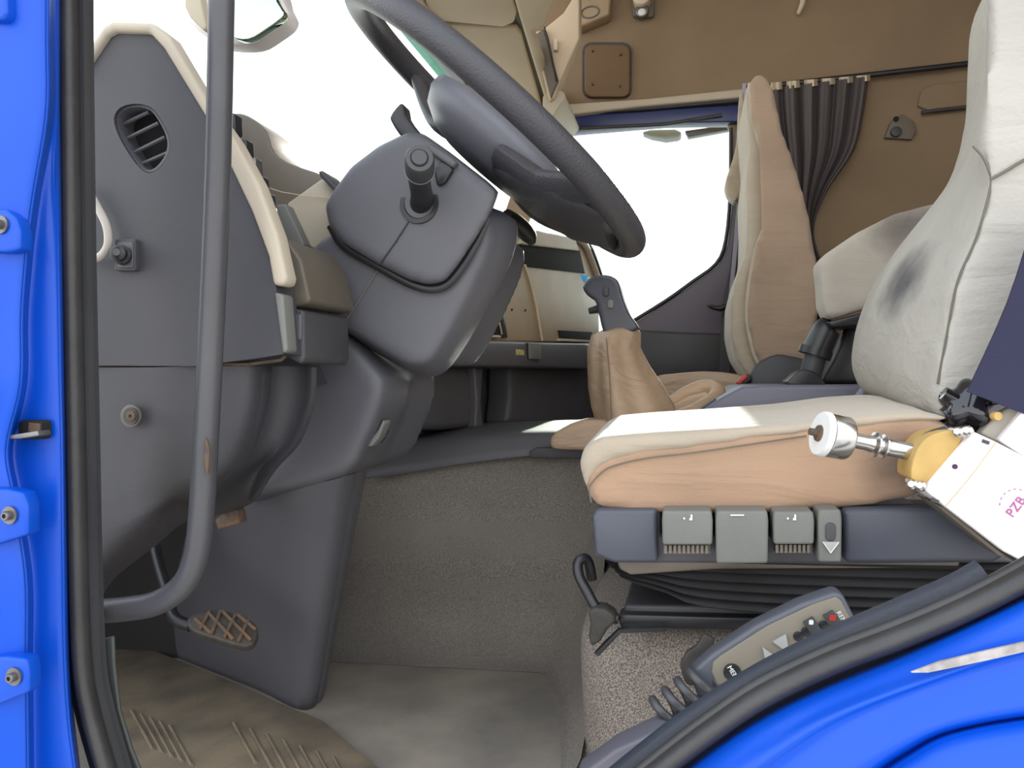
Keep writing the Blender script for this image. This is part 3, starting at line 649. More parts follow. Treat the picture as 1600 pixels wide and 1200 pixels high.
ped = thing('seat_pedestal', 'speckled beige carpeted hump under the driver seat', 'seat pedestal', (.25, 1.2, 0))
YP = .98
k0 = P(885, 1010, YP).x
def prow(z, ins):      # rounded block, left end curved
    x0 = k0+ins; y0 = YP+ins*.8
    return [V3((x0, 1.44, z)), V3((x0, 1.25, z)), V3((x0+.005, y0+.09, z)), V3((x0+.03, y0+.02, z)), V3((x0+.09, y0, z)), V3((x0+.3, y0, z)), V3((x0+.8, y0, z)), V3((x0+1.1, y0, z))]
pz = P(930, 985, YP).z
sheet('pedestal_carpet', [prow(0, -.02), prow(.03, 0), prow(pz-.06, 0), prow(pz-.02, .008), prow(pz, .04), prow(pz+.004, .12)], CARPB, ped, thick=0, nu=4, nv=4, smooth=80)
box('pedestal_core', (k0+.06, YP+.06, 0), (1.1, 1.45, pz-.005), CARPB, ped, .01)

# ================================================================== DRIVER SEAT
dr = thing('driver_seat', 'driver seat with pale beige worn upholstery and grey adjustment buttons', 'seat', P(1150, 985, 1.1))
Y0, Y1 = .88, 1.36
cu_ = [(903, 722), (912, 700), (940, 688), (1010, 682), (1120, 676), (1250, 668), (1350, 655), (1440, 650), (1490, 660), (1500, 700), (1480, 760), (1420, 782), (1300, 800), (1100, 806), (940, 800), (916, 775)]
cf = [(a+0, b) for a, b in cu_]
def shiftY(pts, Ya, Yb, dz=0, dx=0): return [V3((p.x+dx, Yb, p.z+dz)) for p in O(pts, Ya)]
stain_at(FABS, P(1415, 725, .88), V3((.055, .3, .05)), (.14, .095, .07))
loopsolid('seat_cushion', [O(cf, Y0), shiftY(cf, Y0, (Y0+Y1)/2, .012), shiftY(cf, Y0, Y1)], FABS, dr, soft=(.009, 9))
# top cover panel in lighter cloth
tpn = [(905, 724), (910, 702), (938, 686), (1010, 680), (1120, 674), (1250, 665), (1350, 652), (1440, 647), (1486, 655), (1488, 664), (1440, 662), (1300, 676), (1180, 690), (1090, 704), (1000, 714), (950, 727), (925, 745), (918, 770), (908, 750)]
loopsolid('top_cover', [shiftY(tpn, Y0, Y0-.004, .002), shiftY(tpn, Y0, (Y0+Y1)/2, .016), shiftY(tpn, Y0, Y1+.003, .002)], FAB, dr, soft=(.007, 5))
tube('cushion_seam', O([(924, 785), (921, 762), (934, 744), (956, 729), (1010, 716), (1085, 707), (1180, 693), (1260, 681)], Y0-.003), .0009, OLIVE, dr, 6, smooth_n=5)
# side valance and controls
slab('valance', [(925, 800), (935, 794), (1032, 794), (1032, 838), (1470, 838), (1560, 860), (1590, 880), (1320, 882), (960, 880), (928, 870)], .885, 1.30, GREY2, dr, .01)
slab('valance_cap', [(924, 806), (932, 796), (1026, 796), (1028, 880), (960, 880), (930, 868)], .868, .90, mat('blue_grey_plastic', (.065, .07, .09), .4, bump=.15, bscale=900), dr, .006)
slab('valance_cap', [(1318, 796), (1500, 792), (1530, 815), (1572, 868), (1556, 880), (1320, 880)], .868, .90, MATS['blue_grey_plastic'], dr, .006)
slab('valance_shelf', [(962, 872), (1500, 872), (1500, 888), (1120, 890), (985, 899), (968, 890)], .888, 1.2, OLIVE, dr, .003)
def sbtn(x0, y0, x1, y1, rib, nm='seat_control'):
    b = slab(nm, [(x0+1, y0), (x1-1, y0), (x1+1, y0+16), (x1, y1), (x0+1, y1), (x0, y0+16)], .846, .885, LGREY, dr, .003)
    if rib:
        n = int((x1-x0-6)/7)
        for k in range(n): slab('grip_rib', rrect(x0+4+k*(x1-x0-8)/n, y1, x0+4+k*(x1-x0-8)/n+4.4, y1+13, 1, 1), .853, .87, OLIVE, b, 0)
        slab('rib_backing', rrect(x0+3, y1-2, x1-3, y1+13, 1, 1), .86, .875, OLIVE, b, 0)
    return b
def seaticon(px, py, Y, par): 
    disc('icon_dot', P(px-7, py, Y), (0, -1, 0), .0011, .0008, INKW, par, 0, 10)
    slab('icon_seat', [(px+1, py+3), (px+1, py), (px+3, py-1), (px+3, py-6), (px+6, py-6), (px+6, py+3)], Y, Y+.001, INKW, par)
b1 = sbtn(1034, 798, 1113, 852, 1); seaticon(1076, 810, .8445, b1)
b2 = sbtn(1118, 798, 1200, 881, 0)
slab('icon_bar', rrect(1141, 804, 1163, 806, .9, 1), .8445, .8455, INKW, b2)
b3 = sbtn(1208, 799, 1272, 851, 1); seaticon(1238, 810, .8445, b3)
b4 = sbtn(1278, 796, 1315, 879, 0)
slab('slide_slot', rrect(1290, 817, 1306, 846, 7), .844, .852, GREY, b4, .001)
slab('arrow', [(1286, 847), (1311, 847), (1298, 864)], .8435, .850, mat('arrow_grey', (.36, .36, .34), .5), b4, .0008)
for a, b, c, d in ((1286, 847, 1298, 864), (1298, 864, 1311, 847)): tube('arrow_edge', [P(a, b, .8435), P(c, d, .8435)], .0005, INKW, b4, 5)
# bellows
bel = []
xr = P(1640, 900, .9).x; xl0 = P(935, 900, .9).x
zs = [868 + k*7.4 for k in range(13)]
for k, py in enumerate(zs):
    out = .007 if k % 2 else -.007
    z = P(1100, py, .9).z
    sag = .0
    row = []
    pts = [(xr, 1.32), (xl0+.05, 1.32), (xl0+.012, 1.30), (xl0, 1.26), (xl0, .96), (xl0+.012, .915), (xl0+.05, .90), (xl0+.12, .895), (xl0+.25, .892), (xr, .89)]
    fr_ = k/12
    for j, (x, y) in enumerate(pts):
        t = min(max((x-xl0)/.2, 0), 1); lift = (1-t)**2*.034*fr_
        ox = -out if x < xl0+.03 else 0; oy = -out if y < 1.0 else (out if y > 1.25 else 0)
        inx = .03*fr_ if x < xl0+.06 else 0
        row.append(V3((x+ox+inx, y+oy, z+lift)))
    bel.append(catmull(row, 3))
loopsolid('bellows', bel, mat('bellows_rubber', (.06, .058, .06), .38, var=.2, vscale=12), dr, smooth=30)
slab('base_rail', [(975, 945), (1600, 950), (1600, 984), (975, 978)], .93, 1.3, GREYD, dr, .004)
slab('base_foot', [(965, 964), (978, 960), (1600, 975), (1600, 990), (970, 982)], .915, .95, BLACK, dr, .003)
# front release lever with torn gaiter
tube('release_lever', [P(925, 905, .93), P(920, 880, .925), P(912, 872, .92), P(903, 880, .915), P(905, 900, .91), P(916, 922, .905), P(934, 955, .90), P(945, 963, .90), P(966, 967, .90)], .0062, BLACK, dr, 12, smooth_n=4)
slab('torn_gaiter', [(918, 955), (930, 950), (945, 952), (960, 962), (962, 972), (948, 985), (938, 1003), (924, 1012), (919, 995), (922, 975)], .885, .915, mat('torn_rubber', (.055, .048, .04), .7, var=.4, vscale=40), dr, .004)
tube('floor_bracket', [P(932, 1022, .90), P(950, 1003, .90), P(968, 985, .90), P(1040, 982, .90)], .0035, BLACK, dr, 6)
# backrest
near = [(1562, -60), (1545, 130), (1532, 232), (1549, 285), (1524, 370), (1494, 440), (1478, 520), (1462, 600), (1466, 652), (1540, 655), (1620, 520), (1700, 300), (1720, -60)]
far = [(1562, -60), (1545, 130), (1520, 232), (1482, 290), (1424, 362), (1376, 436), (1348, 512), (1344, 580), (1378, 626), (1480, 640), (1560, 520), (1640, 300), (1670, -60)]
n2 = [tuple(v[:2]) for v in catmull([(*p, 0) for p in near], 3, True)]; f2 = [tuple(v[:2]) for v in catmull([(*p, 0) for p in far], 3, True)]
nr = O(n2, .90); fa = O(f2, 1.16)
far3 = [V3((p.x+.02, 1.32, p.z)) for p in fa]
loopsolid('backrest', [nr, [a.lerp(b, .5)+V3((-.004, 0, 0)) for a, b in zip(nr, fa)], fa, far3], STAIN, dr, soft=(.009, 5))
tube('backrest_seam', O([(1520, 228), (1536, 246), (1546, 270), (1548, 290), (1526, 370), (1496, 440), (1480, 520), (1465, 600)], .902), .0013, OLIVE, dr, 6, smooth_n=4)
tube('panel_seam', O([(1547, 280), (1570, 268), (1600, 250), (1660, 220)], .897), .0016, OLIVE, dr, 6, smooth_n=3)
stain_at(STAIN, P(1412, 440, 1.06), V3((.05, .08, .055)), (.06, .06, .07))
# belt beside the seat
tag(sheet('seat_belt', [[P(1620, 330, .84), P(1700, 330, .86)], [P(1576, 470, .84), P(1680, 480, .86)], [P(1512, 612, .85), P(1610, 650, .86)]], NAVY, None, thick=.004, nu=2, nv=4), 'navy seat belt webbing running down beside the driver backrest', 'seat belt')

# ================================================================== PASSENGER SEAT
ps = thing('truck_seat', 'beige passenger seat with a tall curved backrest by the far window', 'seat', P(1200, 600, 2.1))
pb = [(1172, 122), (1184, 114), (1200, 118), (1210, 140), (1222, 200), (1246, 265), (1264, 330), (1276, 400), (1279, 480), (1276, 568), (1220, 572), (1190, 574), (1176, 540), (1168, 500), (1170, 450), (1182, 390), (1200, 340), (1204, 300), (1192, 235), (1174, 180)]
loopsolid('backrest', [O(pb, 1.92), shiftY(pb, 1.92, 2.36)], mat('worn_tan_fabric', (.37, .265, .185), .95, sheen=.3, bump=.25, bscale=240, var=.22, vscale=5, wrinkle=.2), ps, soft=(.012, 4))
fb = [(1166, 130), (1176, 124), (1186, 180), (1203, 240), (1212, 300), (1206, 345), (1190, 392), (1178, 450), (1176, 500), (1184, 545), (1198, 590), (1170, 590), (1150, 560), (1141, 520), (1142, 470), (1152, 430), (1166, 395), (1168, 340), (1166, 280), (1172, 230), (1168, 190)]
loopsolid('front_bolster', [O(fb, 1.97), shiftY(fb, 1.97, 2.34)], FAB, ps, soft=(.011, 4))
tube('front_piping', O([(1172, 130), (1178, 180), (1196, 240), (1205, 300), (1200, 342), (1182, 390), (1171, 450), (1168, 500), (1178, 550), (1190, 575)], 1.94), .006, FAB, ps, 8, smooth_n=3)
slab('side_wing', [(1156, 142), (1164, 150), (1174, 230), (1172, 285), (1160, 305), (1146, 314), (1132, 292), (1140, 262), (1152, 220)], 2.36, 2.44, FAB, ps, soft=(.01, 3), curve=2)
slab('seat_cushion', [(1020, 590), (1050, 584), (1100, 580), (1150, 584), (1180, 594), (1190, 615), (1160, 660), (1030, 660), (1015, 620)], 2.0, 2.4, LEATH, ps, soft=(.012, 4), curve=2)
slab('hinge_cover', [(1168, 600), (1180, 572), (1205, 556), (1225, 554), (1262, 562), (1295, 570), (1300, 620), (1170, 620)], 1.88, 1.93, GREYD, ps, .012, curve=2)
bc = thing('belt_buckle', 'red button belt buckle lying at the passenger seat hinge', 'belt buckle', P(1160, 600, 1.86))
slab('buckle_body', [(1148, 602), (1160, 588), (1170, 584), (1176, 592), (1164, 604)], 1.86, 1.885, BLACK, bc, .003)
slab('release_button', [(1150, 598), (1164, 584), (1170, 588), (1156, 602)], 1.85, 1.87, REDM, bc, .003)
bt = thing('passenger_belt', 'dark belt webbing hanging down the far door pillar', 'seat belt', P(1140, 590, 2.55))
sheet('webbing', [[P(1152, 300, 2.52), P(1165, 300, 2.52)], [P(1140, 420, 2.54), P(1152, 420, 2.54)], [P(1128, 480, 2.55), P(1142, 480, 2.55)], [P(1124, 590, 2.55), P(1140, 590, 2.55)]], GREYD, bt, thick=.003, nu=2, nv=3)
sheet('upper_webbing', [[P(1160, 130, 2.50), P(1166, 130, 2.50)], [P(1150, 330, 2.50), P(1157, 330, 2.50)], [P(1137, 478, 2.52), P(1143, 478, 2.52)]], mat('pale_webbing', (.35, .33, .4), .8), bt, thick=.003, nu=2, nv=3)
tube('latch_tongue', O([(1108, 478), (1126, 482), (1148, 472)], 2.50), [.006, .010, .007], BLACK, bt, 8, smooth_n=2)
tube('tongue_plate', O([(1104, 478), (1122, 479)], 2.495), .007, STEEL, bt, 8, flat=.4, flatdir=Z0)
pf = [(1278, 410), (1290, 396), (1340, 362), (1400, 332), (1470, 314), (1520, 330), (1520, 420), (1450, 455), (1350, 483), (1296, 500), (1286, 480), (1284, 440)]
fc = thing('folded_cushion', 'pale folded cushion with dark smudges tilted up between the two seats', 'cushion', P(1350, 500, 1.6))
PADM = mat('smudged_fabric', (.50, .45, .385), .95, sheen=.2, bump=.25, bscale=240, var=.15, vscale=6, wrinkle=.2); stain_at(PADM, P(1425, 352, 1.55), V3((.09, .2, .07)), (.13, .115, .105))
slab('pad', pf, 1.55, 1.64, PADM, fc, soft=(.009, 4))
slab('pad_base', [(1292, 503), (1350, 488), (1460, 458), (1470, 472), (1380, 505), (1300, 512)], 1.56, 1.70, BLACK, fc, .004)

# console cover + hand brake
cc = thing('tunnel_console', 'smooth blue grey console cover on top of the engine tunnel', 'console', P(1220, 640, 1.5))
zc0 = P(1250, 604, 1.5).z
cl = [(1078, 655), (1100, 640), (1125, 622), (1160, 604), (1200, 602), (1350, 602), (1420, 602), (1560, 602), (1600, 680), (1078, 680)]
slab('console_cover', cl, 1.42, 1.86, mat('mauve_grey_plastic', (.15, .145, .19), .42, bump=.15, bscale=800), cc, .008)
slab('console_step', [(1290, 652), (1314, 634), (1326, 650), (1322, 665), (1290, 665)], 1.40, 1.44, MATS['mauve_grey_plastic'], cc, .004)
tube('console_cable', O([(1326, 655), (1338, 628), (1356, 604)], 1.395), .008, mat('grey_cable', (.2, .23, .3), .5), cc, 8, smooth_n=4)
hk = thing('hand_brake', 'black hand brake lever standing on the tunnel console', 'hand brake', P(1265, 602, 1.6))
tube('brake_shaft', O([(1262, 600), (1268, 578), (1276, 550)], 1.6), .021, GREYD, hk, 16)
tube('brake_collar', O([(1272, 556), (1276, 545)], 1.6), .032, BLACK, hk, 20)
tube('brake_grip', O([(1274, 552), (1284, 530), (1294, 512), (1300, 508)], 1.6), [.028, .027, .025, .015], BLACK, hk, 18, smooth_n=3)
slab('brake_base', [(1230, 602), (1236, 590), (1252, 578), (1270, 580), (1284, 592), (1288, 604)], 1.56, 1.64, BLACK, hk, .01, curve=2)
slab('brake_backing', [(1278, 600), (1300, 560), (1320, 512), (1345, 508), (1345, 600)], 1.68, 1.8, BLACK, hk, .01)
tag(slab('door_lock_box', [(1322, 525), (1352, 520), (1352, 604), (1322, 604)], 1.9, 2.0, GREYD, None, .008), 'small dark grey box between the hand brake and the driver backrest', 'box')

# ================================================================== GEAR STICK
gs = thing('gear_stick', 'black gear stick knob on a tall beige leather gaiter', 'gear stick', P(980, 680, 1.5))
YG = 1.46
kn_ = [(915, 440), (925, 432), (945, 429), (962, 434), (968, 446), (973, 465), (984, 492), (998, 512), (978, 522), (956, 529), (945, 527), (936, 495), (930, 470), (918, 462), (910, 450)]
slab('knob', kn_, YG-.03, YG+.03, mat('knob_plastic', (.05, .05, .065), .35), gs, soft=(.004, 3), curve=2)
slab('knob_button', rrect(942, 447, 951, 463, 4), YG-.035, YG-.02, GREY, gs, .002)
slab('knob_button', rrect(949, 468, 959, 482, 4), YG-.035, YG-.02, LGREY, gs, .002)
slab('shift_pattern_badge', [(906, 429), (920, 432), (912, 441)], YG-.02, YG-.01, CYAN, gs)
tube('range_switch', O([(920, 486), (934, 483)], YG-.01), [.006, .008], BLACK, gs, 8)
def ring(cx, py, hw, Yc, hd, n=40, fold=.0, ph=0, dz=0):
    c = P(cx, py, Yc); s = hw/FPX*Yc/math.cos(math.radians(8)); out = []
    for k in range(n):
        t = 2*math.pi*k/n; f = 1+fold*math.cos(4*t+ph)+fold*.6*math.sin(7*t+ph*1.7)
        out.append(V3((c.x+s*f*math.cos(t), Yc+hd*f*math.sin(t), c.z)))
    return out
gl = [ring(969, 514, 26, YG, .03, fold=.02), ring(962, 522, 36, YG, .045, fold=.05), ring(958, 545, 37, YG, .055, fold=.10, ph=.3), ring(965, 575, 44, YG, .07, fold=.10, ph=.6), ring(975, 605, 54, YG, .085, fold=.09, ph=.9), ring(985, 635, 60, YG, .10, fold=.09, ph=1.1), ring(990, 660, 58, YG, .11, fold=.06, ph=1.2), ring(992, 695, 56, YG, .11, fold=.02)]
loopsolid('gaiter', [catmull(l, 2, True) for l in gl], LEATH, gs, smooth=80)
tube('gaiter_stitch', [P(947, 528, YG-.064), P(950, 560, YG-.080), P(953, 600, YG-.100), P(955, 655, YG-.122)], .0012, mat('brown_thread', (.2, .12, .07), .7), gs, 5, smooth_n=4)
tr = thing('leather_tray', 'beige leather tray rim behind the gear stick gaiter', 'tray', P(1070, 650, 1.55))
trm = [P(1040, 640, 1.60), P(1070, 618, 1.60), P(1100, 606, 1.60), P(1118, 610, 1.58), P(1118, 622, 1.54), P(1090, 642, 1.48), P(1060, 655, 1.44), P(1030, 664, 1.42)]
tube('tray_rim', trm, .017, LEATH, tr, 12, smooth_n=4)
slab('tray_floor', [(1020, 668), (1040, 640), (1075, 620), (1105, 612), (1112, 622), (1080, 645), (1055, 662)], 1.52, 1.66, LEATH, tr, .004)
slab('tray_skirt', [(1010, 672), (1060, 652), (1092, 640), (1118, 622), (1122, 628), (1090, 655), (1060, 690), (1010, 700)], 1.435, 1.50, GREYD, tr, .004)
fp = thing('gaiter_pad', 'beige leather pad in front of the gear stick gaiter', 'pad', P(895, 700, 1.42))
slab('pad_body', [(858, 694), (862, 680), (880, 668), (902, 658), (930, 656), (955, 660), (960, 690), (940, 704), (900, 704), (864, 702)], 1.36, 1.46, LEATH, fp, soft=(.006, 4), curve=2)

# ================================================================== WHITE VALVE BOX WITH PLUNGER
vb = thing('plunger_box', 'white box stamped PZB with a shiny metal plunger beside the driver seat', 'device', P(1520, 860, .80))
YV = .80
BX = [(1520, 676), (1553, 690), (1600, 712), (1660, 745), (1610, 870), (1567, 860), (1480, 792), (1445, 764)]
slab('case', [(1521, 674), (1556, 690), (1700, 765), (1640, 900), (1568, 862), (1477, 792), (1443, 765)], YV, YV+.07, WHITE, vb, .002)
slab('case_edge', [(1477, 793), (1483, 798), (1568, 866), (1572, 872), (1560, 868), (1475, 800), (1462, 788)], YV+.01, YV+.075, OLIVE, vb, .001)
tube('case_seam', O([(1556, 691), (1520, 740), (1478, 790)], YV-.0005), .0007, CREAM, vb, 5)
disc('case_hole', P(1492, 729, YV-.0005), (0, -1, 0), .0024, .001, mat('purple_black', (.05, .01, .07), .5), vb)
for a, b in ((1541, 690), (1462, 782)): slab('hinge_notch', [(a-5, b-4), (a+6, b), (a+4, b+5), (a-7, b+1)], YV-.001, YV+.002, GREYD, vb)
c = P(1588, 792, YV-.0008); dr_ = (P(1600, 778, YV)-P(1578, 806, YV)).normalized()
text('stamp', 'PZB', c, dr_, (dr_.z*-1, 0, dr_.x), .0085, MAG, vb, .0003)
arc = [P(1588+26*math.cos(math.radians(a)), 790-26*math.sin(math.radians(a))*1.0, YV-.0006) for a in range(70, 200, 10)]
for i in range(0, len(arc)-1, 2): tube('stamp_arc', [arc[i], arc[i+1]], .0004, MAG, vb, 4)
slab('rubber_cup', [(1424, 748), (1427, 718), (1440, 692), (1460, 678), (1488, 673), (1506, 682), (1480, 720), (1448, 758), (1440, 756)], YV+.006, YV+.058, YEL, vb, .006, curve=2)
tube('cup_collar', O([(1421, 745), (1421, 722), (1432, 696), (1450, 680), (1478, 671)], YV+.03), .006, GREYD, vb, 8, smooth_n=3, flat=.6)
for a, b in ((1498, 676), (1513, 674), (1427, 758), (1440, 760)): lathe('case_bolt', P(a, b, YV), (-.5, -.8, .3), [(0, .005), (.004, .005), (.006, .003), (.006, .0001)], STEEL, vb, 10)
pa = P(1432, 708, YV+.03); pb_ = P(1270, 675, YV+.0); ax = (pb_-pa).normalized(); Ltot = (pb_-pa).length
k = Ltot/162.0
lathe('plunger', pa-ax*.005, ax, [(0, .0085), (52*k, .0085), (54*k, .0075), (58*k, .0075), (59*k, .0118), (62*k, .0118), (64*k, .0078), (70*k, .0078), (72*k, .0125), (75*k, .0125), (78*k, .0085), (88*k, .0075), (112*k, .0078), (116*k, .0078), (117*k, .0205), (120*k, .0215), (146*k, .0215), (148*k, .0205), (148.5*k, .0001)], STEEL, vb, 36)
lathe('plunger_washer', pa+ax*(143*k), ax, [(0, .0225), (.004, .0225), (.006, .021), (.006, .008), (.007, .0001)], INKW, vb, 32)
lathe('plunger_tip', pa+ax*(149*k), ax, [(0, .009), (.004, .008), (.005, .004), (.012, .0035), (.012, .0001)], RUST, vb, 14)
# grey angle bracket behind with second white label
ab = thing('angle_bracket', 'grey metal bracket with a white label behind the stamped box', 'bracket', P(1580, 700, .9))
slab('bracket_leg', [(1532, 678), (1556, 650), (1600, 626), (1640, 604), (1660, 640), (1620, 700), (1600, 712), (1556, 690)], .872, .89, mat('grey_beige_metal', (.33, .30, .25), .5), ab, .003)
slab('bracket_label', [(1561, 688), (1600, 640), (1670, 600), (1690, 700), (1640, 740)], .862, .874, WHITE, ab, .002)
# black star knob
kb = thing('star_knob', 'glossy black lobed hand knob above the white stamped box', 'knob', P(1510, 660, .9))
GLB = mat('glossy_black', (.012, .012, .016), .12, coat=.5)
kc = P(1512, 640, .90); kax = V3((-.25, -.75, .5)).normalized()
e1_ = kax.orthogonal().normalized(); e2_ = kax.cross(e1_)
loops = []
for h, s in ((0, .75), (.004, .95), (.012, 1), (.020, .95), (.024, .7)):
    loops.append([kc + kax*h + (e1_*math.cos(t)+e2_*math.sin(t))*(.0235+.0045*math.cos(5*t))*s for t in [k_/60*2*math.pi for k_ in range(60)]])
loopsolid('knob_head', loops, GLB, kb, smooth=50)
tube('lock_lever', O([(1474, 614), (1490, 622), (1508, 634)], .89), [.007, .0075, .008], GLB, kb, 12, smooth_n=2)
tube('lower_lever', O([(1478, 650), (1490, 640), (1500, 632)], .90), [.0095, .009, .008], GLB, kb, 12, smooth_n=2)
tube('top_lobe', O([(1545, 626), (1560, 620), (1578, 622)], .88), [.006, .008, .005], GLB, kb, 12, smooth_n=2)
slab('knob_base', [(1462, 665), (1485, 655), (1520, 660), (1545, 668), (1530, 684), (1500, 676), (1470, 680)], .90, .93, BLACK, kb, .004)
disc('brass_pin', P(1556, 650, .865), (.3, -1, 0), .0045, .008, YEL, kb, .001)

# ================================================================== REMOTE CONTROL WITH CURLY CABLE
YR = .80
rc = thing('suspension_remote', 'grey remote handset with a beige keypad wedged between seat and door sill', 'remote control', P(1200, 1080, YR))
slab('shell', [(1080, 1050), (1092, 1040), (1112, 1022), (1180, 978), (1250, 944), (1305, 925), (1318, 930), (1328, 950), (1345, 985), (1350, 1010), (1250, 1060), (1150, 1110), (1110, 1120), (1092, 1100)], YR, YR+.028, mat('handset_grey', (.095, .10, .12), .42), rc, .005)
slab('keypad', [(1112, 1050), (1114, 1036), (1125, 1026), (1200, 978), (1270, 945), (1306, 933), (1314, 938), (1334, 975), (1335, 1000), (1240, 1050), (1150, 1100), (1128, 1090)], YR-.002, YR+.004, mat('keypad_beige', (.22, .19, .145), .55), rc, .001)
u_ = (P(1250, 990, YR)-P(1150, 1045, YR)).normalized(); dn_ = V3((u_.z, 0, -u_.x))     # along handset / across it (down)
def rbtn(nm, px, py, m=GREYD, r=9, shape='disc'):
    c = P(px, py, YR-.002)
    if shape == 'disc': return disc(nm, c, (0, -1, 0), r/FPX*YR, .005, m, rc, .001)
    if shape == 'sq':
        return link(nm, bevelled(bm2me(prism_bm([c+u_*a+dn_*b for a, b in ((-.0055, -.007), (.0055, -.007), (.0055, .009), (-.0055, .009))], V3((0, -.004, 0))), nm), .0008, 2), m, rc)
    s = .0075
    if shape == 'triu': pts = ((-s, s*1.2), (0, -s*1.2), (s, s*1.2))
    else: pts = ((-s, -s), (s, -s), (0, s*1.4))
    return link(nm, bevelled(bm2me(prism_bm([c+u_*a+dn_*b for a, b in pts], V3((0, -.004, 0))), nm), .0006, 2), m, rc)
mb = rbtn('menu_button', 1144, 1050, BLACK, 13)
text('menu_print', 'MENU', P(1147, 1054, YR-.0068), dn_, u_, .0048, INKW, mb)
ab1 = rbtn('arrow_button', 1199, 1022, MATS['arrow_grey'], shape='triu'); ab2 = rbtn('arrow_button', 1224, 1006, MATS['arrow_grey'], shape='trid')
rbtn('round_button', 1247, 994, BLACK, 7); rbtn('round_button', 1259, 987, BLACK, 7); rbtn('round_button', 1286, 976, BLACK, 6)
q1 = rbtn('square_button', 1268, 976, GREYD, shape='sq'); slab('button_mark', rrect(1264, 969, 1271, 976, 1, 1), YR-.0068, YR-.005, INKW, q1)
q2 = rbtn('square_button', 1299, 966, GREYD, shape='sq'); slab('button_mark', rrect(1296, 961, 1306, 970, 1, 1), YR-.0068, YR-.005, REDM, q2)
text('brand_print', 'RENAULT', P(1322, 975, YR-.0028), dn_, u_, .0045, INKW, rc)
cc_ = []
for k in range(110):
    t = k/109; a = t*2*math.pi*4.4
    cx, cy = 1112-86*t, 1052+66*t
    c = P(cx, cy, .80); ex = V3((-.6, 0, .79)); cc_.append(c + ex*.0145*math.cos(a) + V3((0, 1, 0))*.0125*math.sin(a))
cc_ = [P(1160, 1090, .80), P(1125, 1075, .80)] + cc_[4:]
tag(tube('coiled_cable', cc_, .0046, mat('coil_grey', (.065, .063, .068), .35), None, 10), 'grey coiled cable hanging from the remote handset onto the carpet', 'cable')
tag(slab('torn_rubber_flap', [(1062, 1040), (1072, 1020), (1088, 1010), (1100, 990), (1118, 1000), (1106, 1030), (1090, 1046), (1082, 1075), (1070, 1068)], .87, .88, MATS['torn_rubber'], None, .003), 'torn black rubber flap on the speckled carpet beside the handset', 'rubber flap')
tag(slab('lower_sill_plate', [(900, 1215), (960, 1172), (1030, 1140), (1060, 1150), (1100, 1230), (900, 1260)], .76, .80, mat('sill_grey', (.13, .125, .15), .45), None, .004), 'grey plastic sill plate at the foot of the door opening', 'sill plate')

# ================================================================== GRAB BAR
gb_ = thing('grab_bar', 'long grey metal grab bar bent at the bottom beside the dashboard end', 'grab bar', P(310, 960, .70))
gp = [(347, -60), (345, 60), (341, 250), (333, 450), (324, 640), (315, 800), (306, 870), (285, 915), (245, 942), (200, 951), (140, 956)]
tube('bar_tube', O(gp, .70), .0128, BAR, gb_, 22, smooth_n=6)
slab('rust_streak', [(322, 684), (327, 700), (325, 740), (321, 735), (319, 715)], .6865, .689, RUST, gb_)

# ================================================================== DOOR OPENING: seals, trim, blue body
YS = .66
dsl = thing('door_seal', 'black rubber seal and metal lip around the door opening', 'door seal', P(130, 1150, YS))
def path(l, Y): return catmull(O(l, Y), 5)
left = [(108, -80), (109, 100), (113, 400), (119, 700), (123, 900), (129, 1040), (141, 1110), (160, 1180), (185, 1260)]
circ = lambda r, ry, n=12: [(r*math.cos(2*math.pi*k/n), ry*math.sin(2*math.pi*k/n)) for k in range(n)]
sweep('seal_bead', path(left, YS-.008), circ(.0082, .0105), RUBBER, dsl, 70)
sweep('inner_lip', path([(a+22-(b > 1000)*2, b) for a, b in left], YS+.002), [(-.0035, -.004), (.0035, -.004), (.0035, .004), (-.0035, .004)], GREYD, dsl)
sweep('outer_lip', path([(a-15, b) for a, b in left], YS+.0), [(-.004, -.004), (.004, -.004), (.004, .02), (-.004, .02)], BLACK, dsl)
sweep('flange', path([(a+6, b) for a, b in left], YS+.006), [(-.018, 0), (.014, 0), (.014, .012), (-.018, .012)], GREYD, dsl)
right = [(960, 1262), (1040, 1196), (1110, 1143), (1192, 1088), (1300, 1036), (1400, 998), (1500, 956), (1600, 905), (1700, 845)]
sweep('seal_bead', path(right, YS-.006), circ(.0088, .011), RUBBER, dsl, 70)
sweep('seal_bead', path([(a-7, b-20) for a, b in right], YS+.002), circ(.005, .006, 10), RUBBER, dsl, 70)
sweep('flange', path([(a, b+6) for a, b in right], YS+.006), [(-.022, 0), (.012, 0), (.012, .012), (-.022, .012)], BLACK, dsl)
trp = thing('sill_trim', 'broad black rubber sill trim curving up over the wheel arch', 'trim', P(1200, 1050, YS))
trimpts = [(915, 1275), (1000, 1205), (1085, 1140), (1180, 1079), (1250, 1042), (1340, 1000), (1430, 962), (1500, 932), (1548, 906)]
sweep('trim_strip', path(trimpts, YS+.004), [(.013, -.002), (.0155, .002), (.0155, .009), (-.019, .009), (-.019, .004), (-.012, -.003)], TRIMR, trp, 50)
kp = slab('threshold_plate', [(136, 1012), (150, 1000), (176, 994), (178, 1040), (186, 1110), (204, 1170), (242, 1260), (160, 1260), (142, 1150)], .685, .69, mat('green_grey_metal', (.05, .055, .05), .5), None, .003)
tag(kp, 'dark green grey kick plate at the lower left of the door opening', 'kick plate')

